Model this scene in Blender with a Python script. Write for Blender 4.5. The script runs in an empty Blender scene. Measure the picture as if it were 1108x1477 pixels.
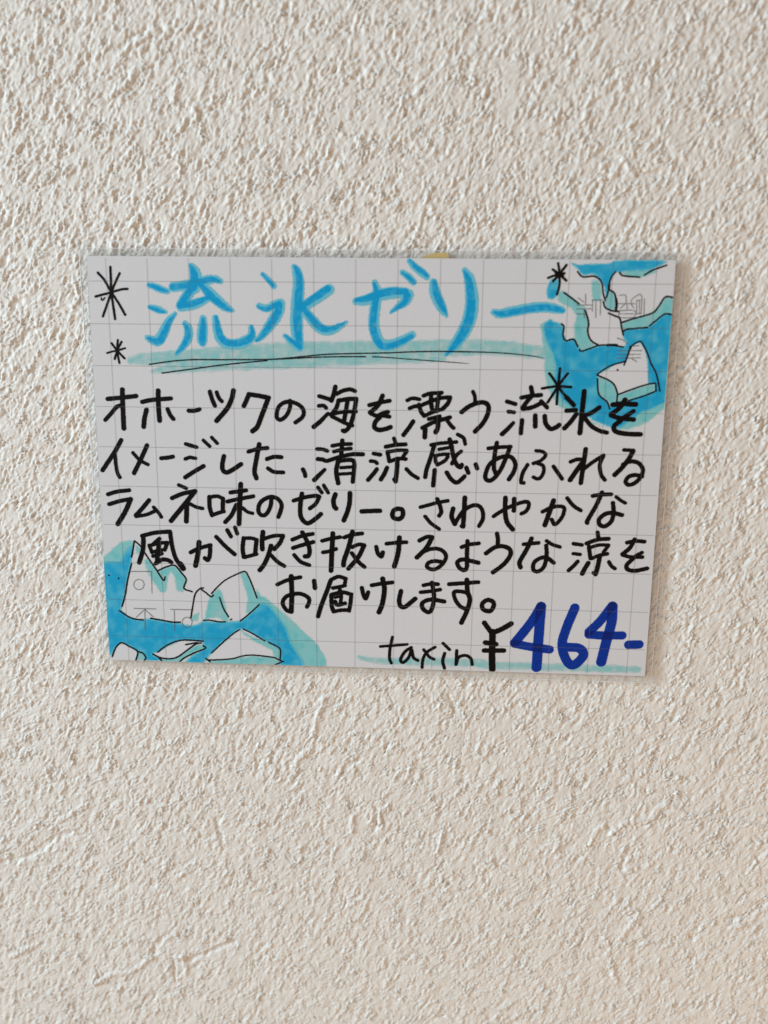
import bpy, math, random
import numpy as np
from mathutils import Matrix, Vector

SC = bpy.context.scene
COL = SC.collection
MM = 0.001

# ------------------------------------------------------------------ camera
# card millimetres (right, up, out of the wall) -> world metres (x, -out, up)
def W(x, y, out=0.0):
    return (x * MM, -out * MM, y * MM)

cam_d = bpy.data.cameras.new("camera")
cam = bpy.data.objects.new("camera", cam_d)
COL.objects.link(cam)
R = ((0.998703, -0.019047, 0.047219), (0.009055, 0.979051, 0.203413), (-0.050104, -0.202722, 0.977954))
cp = (76.77354, -14.29665, 197.5291)
cols = [Vector((R[0][k], -R[2][k], R[1][k])) for k in range(3)]
loc = Vector(W(*cp))
cam.matrix_world = Matrix(((cols[0][0], cols[1][0], cols[2][0], loc[0]),
                           (cols[0][1], cols[1][1], cols[2][1], loc[1]),
                           (cols[0][2], cols[1][2], cols[2][2], loc[2]),
                           (0, 0, 0, 1)))
cam_d.sensor_fit = 'VERTICAL'
cam_d.sensor_height = 36.0
cam_d.sensor_width = 27.0
cam_d.lens = 1163.39 / 1477.0 * 36.0
cam_d.clip_start = 0.01
cam_d.clip_end = 20
cam_d.dof.use_dof = True
cam_d.dof.focus_distance = 0.2065
cam_d.dof.aperture_fstop = 7.0
SC.camera = cam

# ------------------------------------------------------------------ light
wd = bpy.data.worlds.new("World")
SC.world = wd
wd.use_nodes = True
wd.node_tree.nodes["Background"].inputs[0].default_value = (1.0, 0.78, 0.64, 1)
wd.node_tree.nodes["Background"].inputs[1].default_value = 0.25

def area(name, pos, target, size, size_y, power, color):
    l = bpy.data.lights.new(name, 'AREA')
    l.shape = 'RECTANGLE'; l.size = size; l.size_y = size_y
    l.energy = power; l.color = color
    o = bpy.data.objects.new(name, l)
    COL.objects.link(o)
    o.location = pos
    d = Vector(target) - Vector(pos)
    o.rotation_euler = d.to_track_quat('-Z', 'Y').to_euler()
    return o

CEN = (0.065, 0.0, -0.05)
# daylight from a window up to the left, raking across the wall
area("window_light", (CEN[0] - 1.38, -0.65, CEN[2] + 0.36), CEN, 0.55, 0.75, 34.5, (0.71, 0.87, 1.0))
# warm room light from the right
area("room_light", (CEN[0] + 0.55, -0.55, CEN[2] - 0.62), CEN, 0.6, 0.6, 3.4, (1.0, 0.71, 0.47))

SC.view_settings.view_transform = 'Standard'
SC.view_settings.look = 'None'
SC.view_settings.exposure = 0.0
SC.view_settings.gamma = 1.0
SC.view_settings.use_curve_mapping = False
SC.cycles.max_bounces = 8
SC.cycles.transparent_max_bounces = 32
SC.cycles.caustics_reflective = False
SC.cycles.caustics_refractive = False

# ------------------------------------------------------------------ helpers
def tag(o, label=None, cat=None, kind=None, group=None):
    if label: o["label"] = label
    if cat: o["category"] = cat
    if kind: o["kind"] = kind
    if group: o["group"] = group
    return o

def empty(name, parent=None):
    o = bpy.data.objects.new(name, None)
    o.empty_display_size = 0.01
    COL.objects.link(o)
    if parent: o.parent = parent
    return o

def new_mesh(name, verts, faces, mat, parent=None, smooth=False):
    """verts: (n,3) array; faces: (m,4) array or list of polygons"""
    me = bpy.data.meshes.new(name)
    if isinstance(faces, np.ndarray):
        n, m, k = len(verts), len(faces), faces.shape[1]
        me.vertices.add(n)
        me.vertices.foreach_set("co", np.asarray(verts, np.float32).ravel())
        me.loops.add(m * k)
        me.loops.foreach_set("vertex_index", faces.astype(np.int32).ravel())
        me.polygons.add(m)
        me.polygons.foreach_set("loop_start", np.arange(0, m * k, k, dtype=np.int32))
        if smooth:
            me.polygons.foreach_set("use_smooth", np.ones(m, dtype=bool))
        me.update(calc_edges=True)
    else:
        me.from_pydata([tuple(v) for v in verts], [], faces)
        if smooth:
            for p in me.polygons: p.use_smooth = True
        me.update()
    for mt in (mat if isinstance(mat, (list, tuple)) else [mat]):
        me.materials.append(mt)
    o = bpy.data.objects.new(name, me)
    COL.objects.link(o)
    if parent: o.parent = parent
    return o

def nodes_of(name):
    m = bpy.data.materials.new(name)
    m.use_nodes = True
    nt = m.node_tree
    return m, nt, nt.nodes["Principled BSDF"]

def noise_node(nt, scale, detail=3, rough=0.55):
    tc = nt.nodes.new("ShaderNodeTexCoord")
    n = nt.nodes.new("ShaderNodeTexNoise")
    n.inputs["Scale"].default_value = scale
    n.inputs["Detail"].default_value = detail
    n.inputs["Roughness"].default_value = rough
    nt.links.new(tc.outputs["Object"], n.inputs["Vector"])
    return n

def mix_color(nt, fac, a, b):
    mx = nt.nodes.new("ShaderNodeMix"); mx.data_type = 'RGBA'
    if hasattr(fac, "links"): nt.links.new(fac, mx.inputs[0])
    else: mx.inputs[0].default_value = fac
    for sock, v in ((mx.inputs[6], a), (mx.inputs[7], b)):
        if hasattr(v, "links"): nt.links.new(v, sock)
        else: sock.default_value = (*v, 1)
    return mx.outputs[2]

# smooth random fields made by filtering white noise
def field(shape, seed, lo, hi, h, ang=0.0, stretch=1.0):
    """band of wavelengths lo..hi (mm) on a grid of spacing h, stretched along ang"""
    rng = np.random.default_rng(seed)
    f = np.fft.rfft2(rng.standard_normal(shape).astype(np.float32))
    ky = -np.fft.fftfreq(shape[0], h)[:, None]
    kx = np.fft.rfftfreq(shape[1], h)[None, :]
    c, s = math.cos(ang), math.sin(ang)
    u = (kx * c + ky * s) * stretch
    v = -kx * s + ky * c
    k = np.sqrt(u * u + v * v)
    g = np.exp(-(k * lo) ** 2 * 0.7) - np.exp(-(k * hi) ** 2 * 0.7)
    r = np.fft.irfft2(f * g, s=shape)
    return r / r.std()
INK = {
 'title': [
  ['10.38,-0.86,1.19 12.12,-1.40,1.63 13.37,-1.91,1.56 14.79,-2.30,1.13', '10.22,-5.94,1.01 11.39,-6.30,1.51 12.82,-6.78,1.45 14.09,-7.14,0.63', '9.11,-13.14,1.08 10.53,-13.81,1.98 11.99,-13.80,2.49 13.39,-11.61,2.35 14.63,-9.27,1.77 16.33,-7.40,0.69', '20.78,3.67,1.11 21.52,2.23,2.42 21.70,0.42,2.86 21.38,-1.41,2.65', '16.28,-1.28,2.25 19.17,-0.87,2.18 23.02,-0.03,2.24 25.90,0.59,1.86 27.63,0.14,1.24', '21.42,-0.34,2.49 19.72,-2.94,2.50 17.86,-5.40,2.26', '17.84,-5.76,2.32 20.58,-5.38,2.32 22.85,-4.60,1.94 24.79,-3.82,1.25', '23.00,-0.64,1.55 24.84,-2.60,2.49 27.00,-4.57,2.37 28.87,-5.93,1.88 30.44,-6.69,0.69', '18.64,-9.70,1.20 19.39,-10.94,1.90 19.24,-13.11,2.10 18.09,-15.00,1.78 16.30,-16.89,0.83', '23.09,-8.50,1.45 22.87,-10.91,2.40 22.68,-13.39,2.41 22.75,-14.20,1.84', '26.07,-8.41,1.38 26.41,-10.88,2.08 27.04,-13.05,2.34 28.45,-14.34,2.41 30.85,-14.57,2.34 33.12,-13.93,2.47 34.75,-12.67,2.08 34.65,-10.50,1.07'],
  ['37.86,1.77,0.92 39.03,0.66,1.17 40.42,-0.84,1.36', '36.78,-5.51,1.25 38.58,-6.11,1.68 40.50,-5.24,1.87 41.78,-4.63,1.43', '41.93,-5.08,2.30 41.26,-7.07,2.68 39.46,-9.85,2.44 37.16,-12.65,1.58 36.12,-13.43,1.07', '45.06,3.69,0.61 45.98,2.35,2.02 46.38,-0.36,2.59 46.05,-4.60,2.91 45.77,-8.88,3.00 45.94,-12.57,2.64 46.39,-14.74,1.83', '42.85,-12.44,0.94 44.49,-13.82,1.57 46.39,-15.21,1.77', '53.63,-1.67,2.46 51.58,-3.05,2.53 48.73,-4.88,2.29 46.82,-5.51,1.55', '47.45,-6.11,1.93 49.64,-8.85,2.31 51.52,-10.68,2.37 53.74,-11.21,2.06 55.96,-10.33,1.50 57.86,-9.24,0.50'],
  ['60.11,-4.35,1.54 62.46,-4.04,2.28 65.58,-2.96,2.58 68.70,-2.34,2.57 71.81,-2.32,2.26', '72.44,-2.77,2.57 71.84,-4.13,2.27 70.29,-5.35,1.54 68.43,-6.73,0.49', '64.56,0.04,1.22 65.11,-2.06,2.02 64.81,-4.48,2.34 64.43,-7.51,2.47 64.45,-10.57,2.49 65.67,-13.64,2.50 67.25,-14.49,2.44 69.46,-14.07,2.25 71.65,-13.12,2.05 73.52,-12.03,1.74', '70.97,2.41,1.09 72.38,1.43,1.52 73.64,0.24,1.46', '72.63,4.91,1.03 74.20,3.37,1.64 75.77,2.25,1.70 76.77,1.36,1.40'],
  ['78.34,0.12,1.70 78.80,-2.28,2.44 79.94,-4.68,2.39 80.75,-6.18,1.84 81.63,-7.69,0.43', '85.65,2.98,1.03 86.62,1.35,2.18 87.26,-1.33,2.79 87.54,-4.33,3.05 87.21,-7.65,3.19 86.05,-10.70,3.08 84.56,-13.16,2.60 83.35,-14.71,1.99 81.67,-16.58,0.50'],
  ['92.69,-6.55,1.22 94.31,-6.93,2.02 97.38,-6.37,2.26 100.74,-5.74,2.31 104.41,-5.36,2.25 107.19,-5.70,2.00 108.74,-6.05,1.46'],
 ],
 'underline': [
  ['4.71,-18.55,1.70 9.37,-18.34,3.22 16.26,-17.94,3.38 29.11,-16.98,4.20 41.00,-16.37,4.51 61.19,-15.69,4.30 81.16,-15.01,3.94 94.37,-14.89,3.59 105.91,-16.08,2.93', '10.09,-21.17,1.02 17.01,-20.43,2.37 29.03,-19.64,2.36 40.95,-19.02,2.68 54.48,-18.38,2.50 67.90,-17.92,1.99 81.23,-17.62,1.32'],
 ],
 'priceline': [
  ['60.98,-94.02,0.81 62.49,-94.55,1.33 66.81,-95.00,1.70 72.90,-94.89,1.92 82.90,-94.79,2.13 93.57,-94.85,2.13', '92.88,-95.36,2.07 103.31,-95.37,2.06 116.29,-95.45,1.97 128.32,-95.41,1.96 132.82,-95.41,1.69'],
 ],
 'rules': [
  ['9.43,-19.58,0.29 11.89,-19.21,0.29 15.17,-18.76,0.29 18.44,-18.45,0.29 21.69,-18.32,0.29 25.57,-18.31,0.29 28.81,-18.28,0.29 38.48,-18.12,0.29 43.62,-17.88,0.29 49.71,-17.51,0.28 56.41,-17.29,0.28 62.45,-17.23,0.28', '64.11,-17.24,0.25 67.28,-17.34,0.22 71.40,-17.61,0.19 75.20,-17.85,0.19 78.99,-18.09,0.19 83.40,-18.36,0.16 87.34,-18.63,0.06', '12.43,-21.67,0.29 15.72,-21.19,0.29 20.63,-20.51,0.29 25.52,-19.79,0.29 28.77,-19.41,0.29 33.63,-18.86,0.29 38.48,-18.40,0.29', '38.33,-18.15,0.29 43.47,-17.76,0.29 48.28,-17.21,0.28 53.08,-16.76,0.28 57.85,-16.56,0.28 62.62,-16.42,0.28 68.95,-16.24,0.28', '68.85,-16.24,0.28 73.90,-15.97,0.28 79.57,-15.83,0.28 84.59,-15.84,0.28 90.54,-15.88,0.25 95.55,-16.07,0.22 100.24,-16.46,0.19 103.37,-16.83,0.15 105.10,-17.21,0.06'],
 ],
 'star': [
  ['1.07,3.25,0.47 1.02,0.31,0.47 0.96,-2.75,0.47 1.21,-5.51,0.47 1.50,-8.84,0.48', '-2.06,1.93,0.47 -0.62,0.30,0.47 0.97,-2.59,0.47 2.45,-4.88,0.47 4.05,-7.83,0.48', '3.26,1.84,0.44 2.07,-0.30,0.44 0.97,-2.59,0.44 -0.16,-5.21,0.44 -1.48,-8.25,0.44', '-2.97,-3.60,0.44 -1.16,-3.13,0.44 0.97,-2.59,0.44 3.43,-1.91,0.44 4.97,-1.80,0.44', '-0.72,-3.83,0.22 -1.24,-4.45,0.22 -1.62,-4.30,0.22 -1.53,-3.93,0.22'],
  ['1.88,-13.83,0.42 1.66,-15.46,0.42 1.63,-17.04,0.42 1.95,-19.31,0.42', '0.27,-14.59,0.42 1.60,-16.41,0.42 3.29,-18.22,0.42', '2.77,-14.26,0.42 1.79,-15.93,0.42 0.83,-18.37,0.42', '-0.95,-16.97,0.35 0.45,-16.57,0.35 1.61,-16.34,0.35 3.60,-15.76,0.35'],
  ['107.27,4.58,0.42 107.58,3.23,0.42 107.70,2.05,0.42 107.86,0.28,0.42 107.72,-1.21,0.42 107.36,-2.46,0.42', '109.23,4.18,0.48 108.41,3.09,0.48 107.70,2.05,0.48 106.32,0.56,0.48', '106.12,3.16,0.45 107.63,2.20,0.45 109.36,0.70,0.45', '105.15,1.30,0.42 106.35,1.75,0.42 107.70,2.05,0.42 108.84,2.35,0.42', '106.92,2.49,0.66 108.48,1.76,0.66'],
  ['108.99,-19.55,0.51 108.91,-21.52,0.51 108.77,-23.75,0.51 108.69,-26.00,0.51 108.67,-27.99,0.52', '106.54,-20.75,0.51 107.45,-21.86,0.51 108.77,-23.75,0.51 109.87,-25.18,0.51 110.89,-26.23,0.51', '110.90,-20.71,0.51 109.71,-22.31,0.51 108.77,-23.75,0.51 107.65,-25.69,0.51 106.46,-27.63,0.52', '104.95,-24.31,0.51 106.92,-23.97,0.51 108.77,-23.75,0.51 111.88,-23.91,0.51'],
 ],
 'text': [
  ['-1.52,-28.12,0.98 2.23,-27.74,0.98 5.68,-27.32,0.98', '2.31,-25.81,1.09 2.19,-29.44,1.10 2.14,-35.35,1.11', '1.53,-29.68,0.90 0.48,-30.18,0.90 -0.93,-31.77,0.90 -2.43,-33.31,0.90'],
  ['7.12,-28.75,0.95 9.76,-28.21,0.95 14.36,-27.81,0.95', '11.26,-25.98,1.09 11.16,-29.33,1.09 11.26,-33.27,1.10', '8.12,-30.71,1.07 7.49,-32.80,1.07 7.18,-34.87,1.08', '13.43,-30.44,0.92 14.00,-31.86,0.92 14.77,-32.85,0.92'],
  ['18.69,-30.74,0.92 19.93,-30.78,0.92 21.40,-30.39,0.92'],
  ['24.13,-26.06,0.94 24.69,-28.03,0.94 25.28,-29.43,0.94', '25.82,-26.18,0.85 26.35,-27.58,0.86 27.04,-28.34,0.86', '30.00,-25.71,1.08 29.51,-27.68,1.08 28.28,-30.10,1.09 25.59,-33.16,1.09'],
  ['33.75,-26.65,1.02 33.23,-27.92,1.02 32.48,-29.40,1.03', '33.76,-26.56,1.02 36.27,-26.90,1.02 38.60,-27.35,1.02', '38.60,-27.35,1.08 37.63,-29.84,1.08 36.57,-32.41,1.09 35.66,-34.56,1.09 34.48,-35.58,1.09'],
  ['43.90,-28.01,0.88 43.94,-29.34,0.88 43.34,-31.04,0.88 42.32,-32.27,0.89 41.25,-32.69,0.89 40.58,-31.93,0.89 40.90,-29.94,0.88 42.09,-28.66,0.88 43.82,-28.24,0.88 45.66,-28.75,0.88 46.94,-29.72,0.88 47.29,-30.99,0.88 46.77,-32.13,0.88 45.20,-33.29,0.89'],
  ['51.11,-26.80,0.87 52.47,-27.18,0.88 53.66,-27.55,0.88', '55.09,-24.52,1.01 54.69,-26.25,1.01 54.11,-27.83,1.02', '55.45,-26.19,0.87 57.01,-25.39,0.87 58.71,-25.09,0.87 59.89,-25.46,0.87', '51.03,-29.16,0.85 52.17,-29.09,0.85 52.82,-29.65,0.85', '49.71,-34.31,1.03 51.29,-33.00,0.97 53.24,-31.00,0.74', '55.87,-27.78,0.93 55.30,-29.61,0.93 54.10,-31.27,0.94', '55.82,-27.86,0.96 58.14,-27.42,0.96 60.18,-27.36,0.96', '60.18,-27.59,0.96 59.67,-30.40,0.96 59.05,-32.95,0.97 58.28,-34.44,0.97 57.43,-35.25,0.97 56.94,-35.14,0.97', '53.73,-31.19,0.79 57.00,-30.58,0.79 60.13,-30.45,0.79', '54.21,-31.69,0.85 55.86,-32.49,0.85 57.57,-33.32,0.85 59.22,-33.86,0.85', '58.03,-28.03,0.96 57.63,-30.43,0.96 57.23,-32.55,0.97'],
  ['63.38,-28.84,0.90 65.78,-28.22,0.90 68.32,-27.71,0.90', '66.61,-26.53,1.01 65.56,-28.78,1.01 63.59,-30.63,1.02', '63.68,-30.77,0.93 65.24,-31.40,0.93 66.60,-30.82,0.93 67.92,-30.41,0.93', '66.23,-31.25,0.88 68.30,-31.56,0.88', '66.09,-31.61,1.02 64.91,-32.87,1.02 64.69,-34.24,1.02 65.83,-34.85,1.02 67.54,-34.54,1.02 68.61,-34.13,1.02'],
  ['72.64,-27.54,0.81 73.90,-27.05,0.81 75.59,-27.26,0.81', '73.23,-29.44,0.84 74.49,-28.97,0.84 75.62,-28.90,0.84', '71.83,-35.98,0.97 73.16,-34.17,0.96 74.13,-32.66,0.96', '76.55,-26.41,0.84 78.08,-25.83,0.84 80.93,-25.63,0.84', '75.50,-28.57,0.90 76.06,-30.33,0.90 76.79,-31.25,0.90', '75.56,-28.93,0.87 77.85,-27.93,0.87 80.63,-26.94,0.87 83.00,-26.69,0.86', '83.00,-26.80,0.95 82.40,-28.29,0.95 81.11,-29.62,0.95', '76.79,-31.30,0.84 78.74,-30.38,0.84 81.11,-29.56,0.84', '78.37,-26.11,0.95 78.47,-28.48,0.95 78.79,-29.87,0.95', '80.28,-26.22,0.89 80.03,-27.90,0.90 79.86,-30.00,0.90', '77.93,-31.99,0.82 80.59,-31.31,0.82', '76.42,-34.19,0.93 79.35,-32.68,0.93 83.04,-31.56,0.93', '80.31,-31.59,1.07 80.17,-34.08,1.07 79.69,-35.16,1.08', '77.13,-34.40,1.05 77.03,-36.45,1.05', '82.44,-32.30,0.84 83.32,-33.47,0.85 84.04,-34.11,0.85'],
  ['88.46,-25.29,0.78 88.94,-26.40,0.78 89.03,-27.51,0.78', '85.87,-30.23,1.01 87.40,-28.98,1.01 89.33,-28.06,1.00 91.14,-27.84,1.00 92.28,-28.64,1.00 92.16,-30.68,1.01 91.03,-32.94,1.01 89.27,-34.88,1.01'],
  ['96.72,-27.53,0.87 98.75,-28.12,0.87', '97.14,-29.95,0.81 98.51,-30.10,0.81', '95.86,-35.42,1.01 97.21,-34.09,0.95 98.45,-32.67,0.78', '102.34,-24.09,0.96 102.74,-25.75,0.96', '100.14,-26.58,0.90 102.21,-26.14,0.90 104.77,-25.88,0.90', '102.69,-26.13,0.93 101.62,-27.37,0.94 100.47,-29.00,0.94', '100.57,-29.26,0.94 102.66,-28.91,0.94 104.93,-27.81,0.93', '104.91,-27.39,0.90 106.02,-28.44,0.90 106.36,-28.86,0.90', '100.53,-32.02,0.97 100.34,-35.12,0.98', '103.65,-30.84,1.04 103.77,-33.44,1.04', '105.92,-30.94,1.00 106.23,-32.66,1.01 107.43,-33.94,1.01 108.64,-33.67,1.01 109.51,-33.03,1.01'],
  ['115.04,-24.90,1.09 114.80,-30.11,1.10 114.59,-34.89,1.10', '111.07,-29.57,0.94 113.31,-29.35,0.93', '113.52,-30.29,1.00 112.18,-32.25,1.00 110.81,-33.80,1.01', '118.88,-28.67,0.96 117.19,-29.91,0.97 115.47,-30.68,0.97', '115.33,-31.01,0.90 117.23,-33.15,0.91 119.23,-34.27,0.91 121.03,-34.70,0.91', '110.89,-26.36,0.96 111.74,-27.18,0.96 112.76,-28.20,0.96'],
  ['122.03,-27.98,1.09 124.41,-27.73,1.09 127.45,-27.85,1.09', '124.82,-26.76,1.05 123.68,-28.70,1.06 121.77,-30.27,1.06', '121.72,-30.50,1.00 123.68,-31.12,1.00 127.23,-31.49,1.00', '127.02,-29.46,0.96 125.41,-30.61,0.96 123.72,-31.67,0.97', '124.20,-31.76,1.03 122.69,-33.08,1.03 123.10,-34.37,1.04 125.54,-34.92,1.04 129.08,-35.00,1.03'],
  ['1.26,-38.35,1.00 -0.63,-41.43,1.00 -3.93,-45.98,1.01', '-0.51,-41.93,0.82 -0.43,-44.51,0.83 -0.11,-46.71,0.83 0.42,-47.74,0.83'],
  ['7.78,-39.53,0.99 6.24,-42.64,1.00 4.11,-46.58,1.01', '4.09,-41.45,0.76 5.76,-43.29,0.77 7.77,-44.37,0.77'],
  ['11.24,-42.71,0.91 12.87,-42.53,0.91 14.20,-42.28,0.91'],
  ['17.59,-39.03,0.84 20.31,-39.80,0.84', '17.32,-42.81,0.79 18.45,-42.39,0.79 19.91,-42.60,0.79', '17.13,-47.45,0.97 19.48,-45.94,0.97 21.89,-44.52,0.97', '22.07,-38.04,0.75 23.62,-39.52,0.76', '24.19,-37.29,0.75 25.54,-38.74,0.75'],
  ['27.13,-41.96,1.02 26.65,-44.06,1.02 26.78,-45.52,1.03 27.79,-46.03,1.03 29.43,-45.19,1.02 31.36,-43.87,1.02'],
  ['33.34,-40.70,0.90 35.68,-40.00,0.90 38.06,-39.73,0.90', '36.05,-38.84,1.04 35.27,-42.61,1.05 34.73,-45.68,1.05 35.16,-47.34,1.05', '37.95,-42.48,0.93 39.70,-41.90,0.93 41.55,-41.96,0.93', '38.13,-44.81,0.87 39.63,-45.69,0.88 41.96,-45.79,0.87'],
  ['46.90,-44.95,0.93 47.36,-45.91,0.93 47.47,-46.58,0.93'],
  ['50.52,-39.77,0.84 51.82,-39.83,0.83 53.02,-40.22,0.84', '50.65,-42.28,0.93 51.80,-42.37,0.92 52.95,-42.70,0.92 55.55,-41.85,0.92 59.00,-40.99,0.92 61.87,-40.92,0.92', '49.74,-47.56,1.05 51.20,-46.04,0.93 52.36,-44.89,0.75', '54.27,-38.93,0.83 56.42,-38.53,0.83 58.94,-38.40,0.83', '54.69,-40.37,0.81 56.70,-39.82,0.80 58.86,-39.55,0.80', '56.77,-37.58,0.95 56.47,-41.26,0.95', '55.78,-42.43,1.04 55.25,-45.34,1.04 55.71,-48.24,1.05', '55.98,-42.65,0.95 59.00,-42.37,0.95 59.72,-43.29,0.95 59.58,-45.84,0.96 59.35,-47.83,0.96', '56.41,-44.36,0.72 59.15,-44.11,0.72', '56.12,-45.96,0.73 59.15,-45.71,0.72'],
  ['64.51,-40.70,0.86 66.17,-40.96,0.86', '63.80,-42.59,0.81 64.75,-42.66,0.81 65.38,-43.08,0.81', '63.19,-47.30,0.93 64.48,-45.76,0.93 65.34,-44.59,0.92', '69.49,-36.88,0.83 69.99,-38.18,0.83', '67.49,-38.96,0.89 69.86,-38.47,0.88 72.36,-38.29,0.88', '67.93,-40.22,0.89 68.42,-42.57,0.89', '68.02,-40.22,0.80 70.44,-39.80,0.80 72.67,-39.80,0.80', '72.72,-39.91,0.80 71.75,-41.45,0.80', '68.82,-42.50,0.83 70.47,-41.84,0.83 72.47,-41.93,0.83', '70.42,-42.25,1.03 70.28,-45.08,1.04 70.02,-47.53,1.04', '69.61,-47.07,0.81 70.02,-47.53,0.81', '67.86,-44.20,0.98 67.21,-45.71,0.98 66.36,-47.12,0.98', '72.65,-44.41,0.83 73.96,-45.69,0.84 75.55,-46.67,0.84'],
  ['78.62,-38.34,0.80 80.88,-37.90,0.80 84.83,-37.53,0.79', '79.34,-38.67,0.94 78.68,-41.20,0.94 77.67,-44.38,0.95 77.36,-46.35,0.95', '80.63,-39.39,0.74 82.89,-38.98,0.74', '79.82,-40.95,0.74 81.51,-40.63,0.74 82.93,-40.55,0.74', '79.76,-40.95,0.80 79.85,-42.47,0.80 80.38,-43.18,0.80', '80.29,-43.24,0.80 82.12,-42.17,0.80 82.80,-41.13,0.80', '83.12,-36.90,0.96 83.68,-38.83,0.97 84.23,-41.39,0.97 85.13,-43.25,0.97 86.00,-43.75,0.97 86.27,-43.14,0.97', '86.03,-39.82,0.82 84.92,-40.81,0.83 83.84,-42.89,0.83', '85.07,-35.68,0.79 86.50,-36.51,0.79 86.97,-37.98,0.79', '79.67,-44.58,0.98 79.35,-48.41,0.98', '82.62,-45.10,0.95 83.80,-46.82,0.95 85.11,-47.58,0.95 86.23,-46.84,0.95 87.00,-46.01,0.95', '87.42,-43.84,0.94 87.95,-45.13,0.95', '89.67,-42.97,0.94 90.07,-43.97,0.94'],
  ['92.64,-38.98,0.82 95.31,-38.65,0.82 98.06,-38.47,0.82', '94.65,-37.58,0.93 94.25,-40.38,0.94 94.14,-43.53,0.94 94.65,-45.19,0.94', '97.89,-38.55,0.93 97.09,-41.05,0.94 95.80,-44.22,0.94 94.19,-46.47,0.95 92.84,-46.95,0.95 92.12,-45.93,0.95 92.80,-43.41,0.94 94.30,-41.81,0.94 96.52,-40.91,0.94 98.36,-41.11,0.94 99.36,-42.73,0.94 99.07,-44.60,0.94 97.94,-46.58,0.94'],
  ['104.23,-39.37,0.73 105.69,-39.54,0.73 106.63,-40.41,0.73 105.52,-41.77,0.74 103.73,-42.51,0.74', '104.71,-42.44,0.77 106.09,-43.04,0.77 106.35,-44.47,0.77 105.72,-45.92,0.77 104.89,-46.31,0.77 103.91,-45.90,0.77', '102.33,-42.88,0.82 101.29,-44.85,0.83 100.89,-46.73,0.83', '100.92,-47.30,0.83 101.60,-47.38,0.83', '108.68,-43.20,0.85 109.89,-44.84,0.85 110.89,-46.18,0.85'],
  ['116.22,-38.81,1.01 115.84,-43.17,1.02 115.51,-47.13,1.02', '112.74,-41.96,0.82 114.19,-41.37,0.82 115.59,-41.32,0.82', '115.63,-42.03,1.07 114.35,-44.05,1.08 112.85,-46.46,1.08', '115.74,-43.97,0.82 117.87,-42.14,0.82 120.60,-40.24,0.82', '120.61,-40.30,0.84 119.85,-42.53,0.85 120.29,-44.95,0.85 121.27,-46.29,0.85'],
  ['125.40,-38.84,0.76 127.69,-38.94,0.76', '127.64,-39.06,1.04 126.72,-41.00,1.04 125.20,-43.24,1.04 123.59,-44.98,1.05', '125.43,-42.44,0.90 127.18,-41.64,0.90 129.16,-42.04,0.90 130.30,-43.64,0.90 129.83,-45.51,0.90 128.54,-46.96,0.91 127.17,-47.42,0.91 126.34,-46.71,0.91 126.90,-45.50,0.91 128.39,-44.96,0.90 130.23,-45.27,0.90'],
  ['-2.92,-52.17,0.93 -0.63,-51.44,0.93 2.61,-51.00,0.92', '-2.77,-54.71,0.93 0.12,-53.82,0.93 2.84,-53.26,0.93', '2.84,-53.32,1.14 1.32,-56.50,1.14 -0.83,-59.80,1.15'],
  ['7.60,-53.47,0.99 5.70,-55.66,0.99 3.96,-57.50,0.99', '4.03,-57.74,0.81 6.81,-57.20,0.81 9.20,-56.14,0.81', '8.70,-55.30,0.81 9.83,-56.63,0.81 10.55,-57.76,0.81'],
  ['15.39,-49.43,0.80 17.25,-50.23,0.80', '13.52,-52.82,0.98 16.30,-51.64,0.98 19.52,-50.93,0.98', '19.43,-50.99,1.10 16.78,-54.25,1.10 13.02,-58.71,1.11', '17.26,-54.10,1.13 16.95,-58.75,1.14', '17.97,-54.14,0.80 19.43,-54.95,0.80 21.25,-55.36,0.80'],
  ['23.08,-52.35,0.98 23.08,-55.03,0.98 23.60,-57.05,0.99', '23.17,-52.41,0.83 25.10,-52.13,0.83 26.55,-52.73,0.83', '26.55,-52.73,0.98 26.40,-55.80,0.98', '23.69,-57.05,0.84 25.25,-56.42,0.83 26.69,-56.01,0.83', '28.52,-51.12,0.92 32.50,-50.49,0.91', '27.65,-53.45,0.92 30.98,-52.65,0.92 34.23,-51.99,0.92', '31.17,-48.95,1.12 30.78,-54.29,1.13 30.44,-59.14,1.14', '29.90,-54.30,0.98 28.64,-56.87,0.98 26.95,-58.76,0.99', '31.50,-55.02,0.77 32.66,-55.98,0.77 33.98,-56.37,0.77'],
  ['38.85,-52.65,0.94 38.58,-54.44,0.95 37.72,-56.18,0.95 36.62,-56.86,0.95 35.60,-56.13,0.95 35.64,-54.34,0.95 36.70,-52.93,0.95 38.63,-52.06,0.94 40.38,-52.47,0.94 41.38,-53.94,0.94 41.05,-55.88,0.95 40.53,-57.17,0.95'],
  ['44.47,-52.90,0.91 47.11,-52.05,0.91 50.04,-51.56,0.91 50.97,-51.83,0.91', '50.97,-51.83,0.91 50.02,-53.62,0.91 48.55,-54.84,0.91', '46.60,-51.09,1.03 46.16,-53.99,1.03 46.18,-56.67,1.04 47.05,-58.24,1.04 48.22,-58.60,1.04 49.99,-57.43,1.04 51.32,-56.21,1.03', '50.64,-49.40,0.82 51.59,-50.73,0.82', '52.09,-48.87,0.82 53.19,-50.70,0.82'],
  ['55.00,-51.11,1.05 54.53,-52.65,1.06 54.70,-54.13,1.06 55.17,-54.71,1.06', '58.66,-50.75,1.08 58.57,-53.17,1.08 57.99,-55.55,1.09 57.12,-57.71,1.09'],
  ['61.63,-55.33,1.03 63.96,-55.19,1.03 66.22,-55.09,1.03'],
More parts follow.
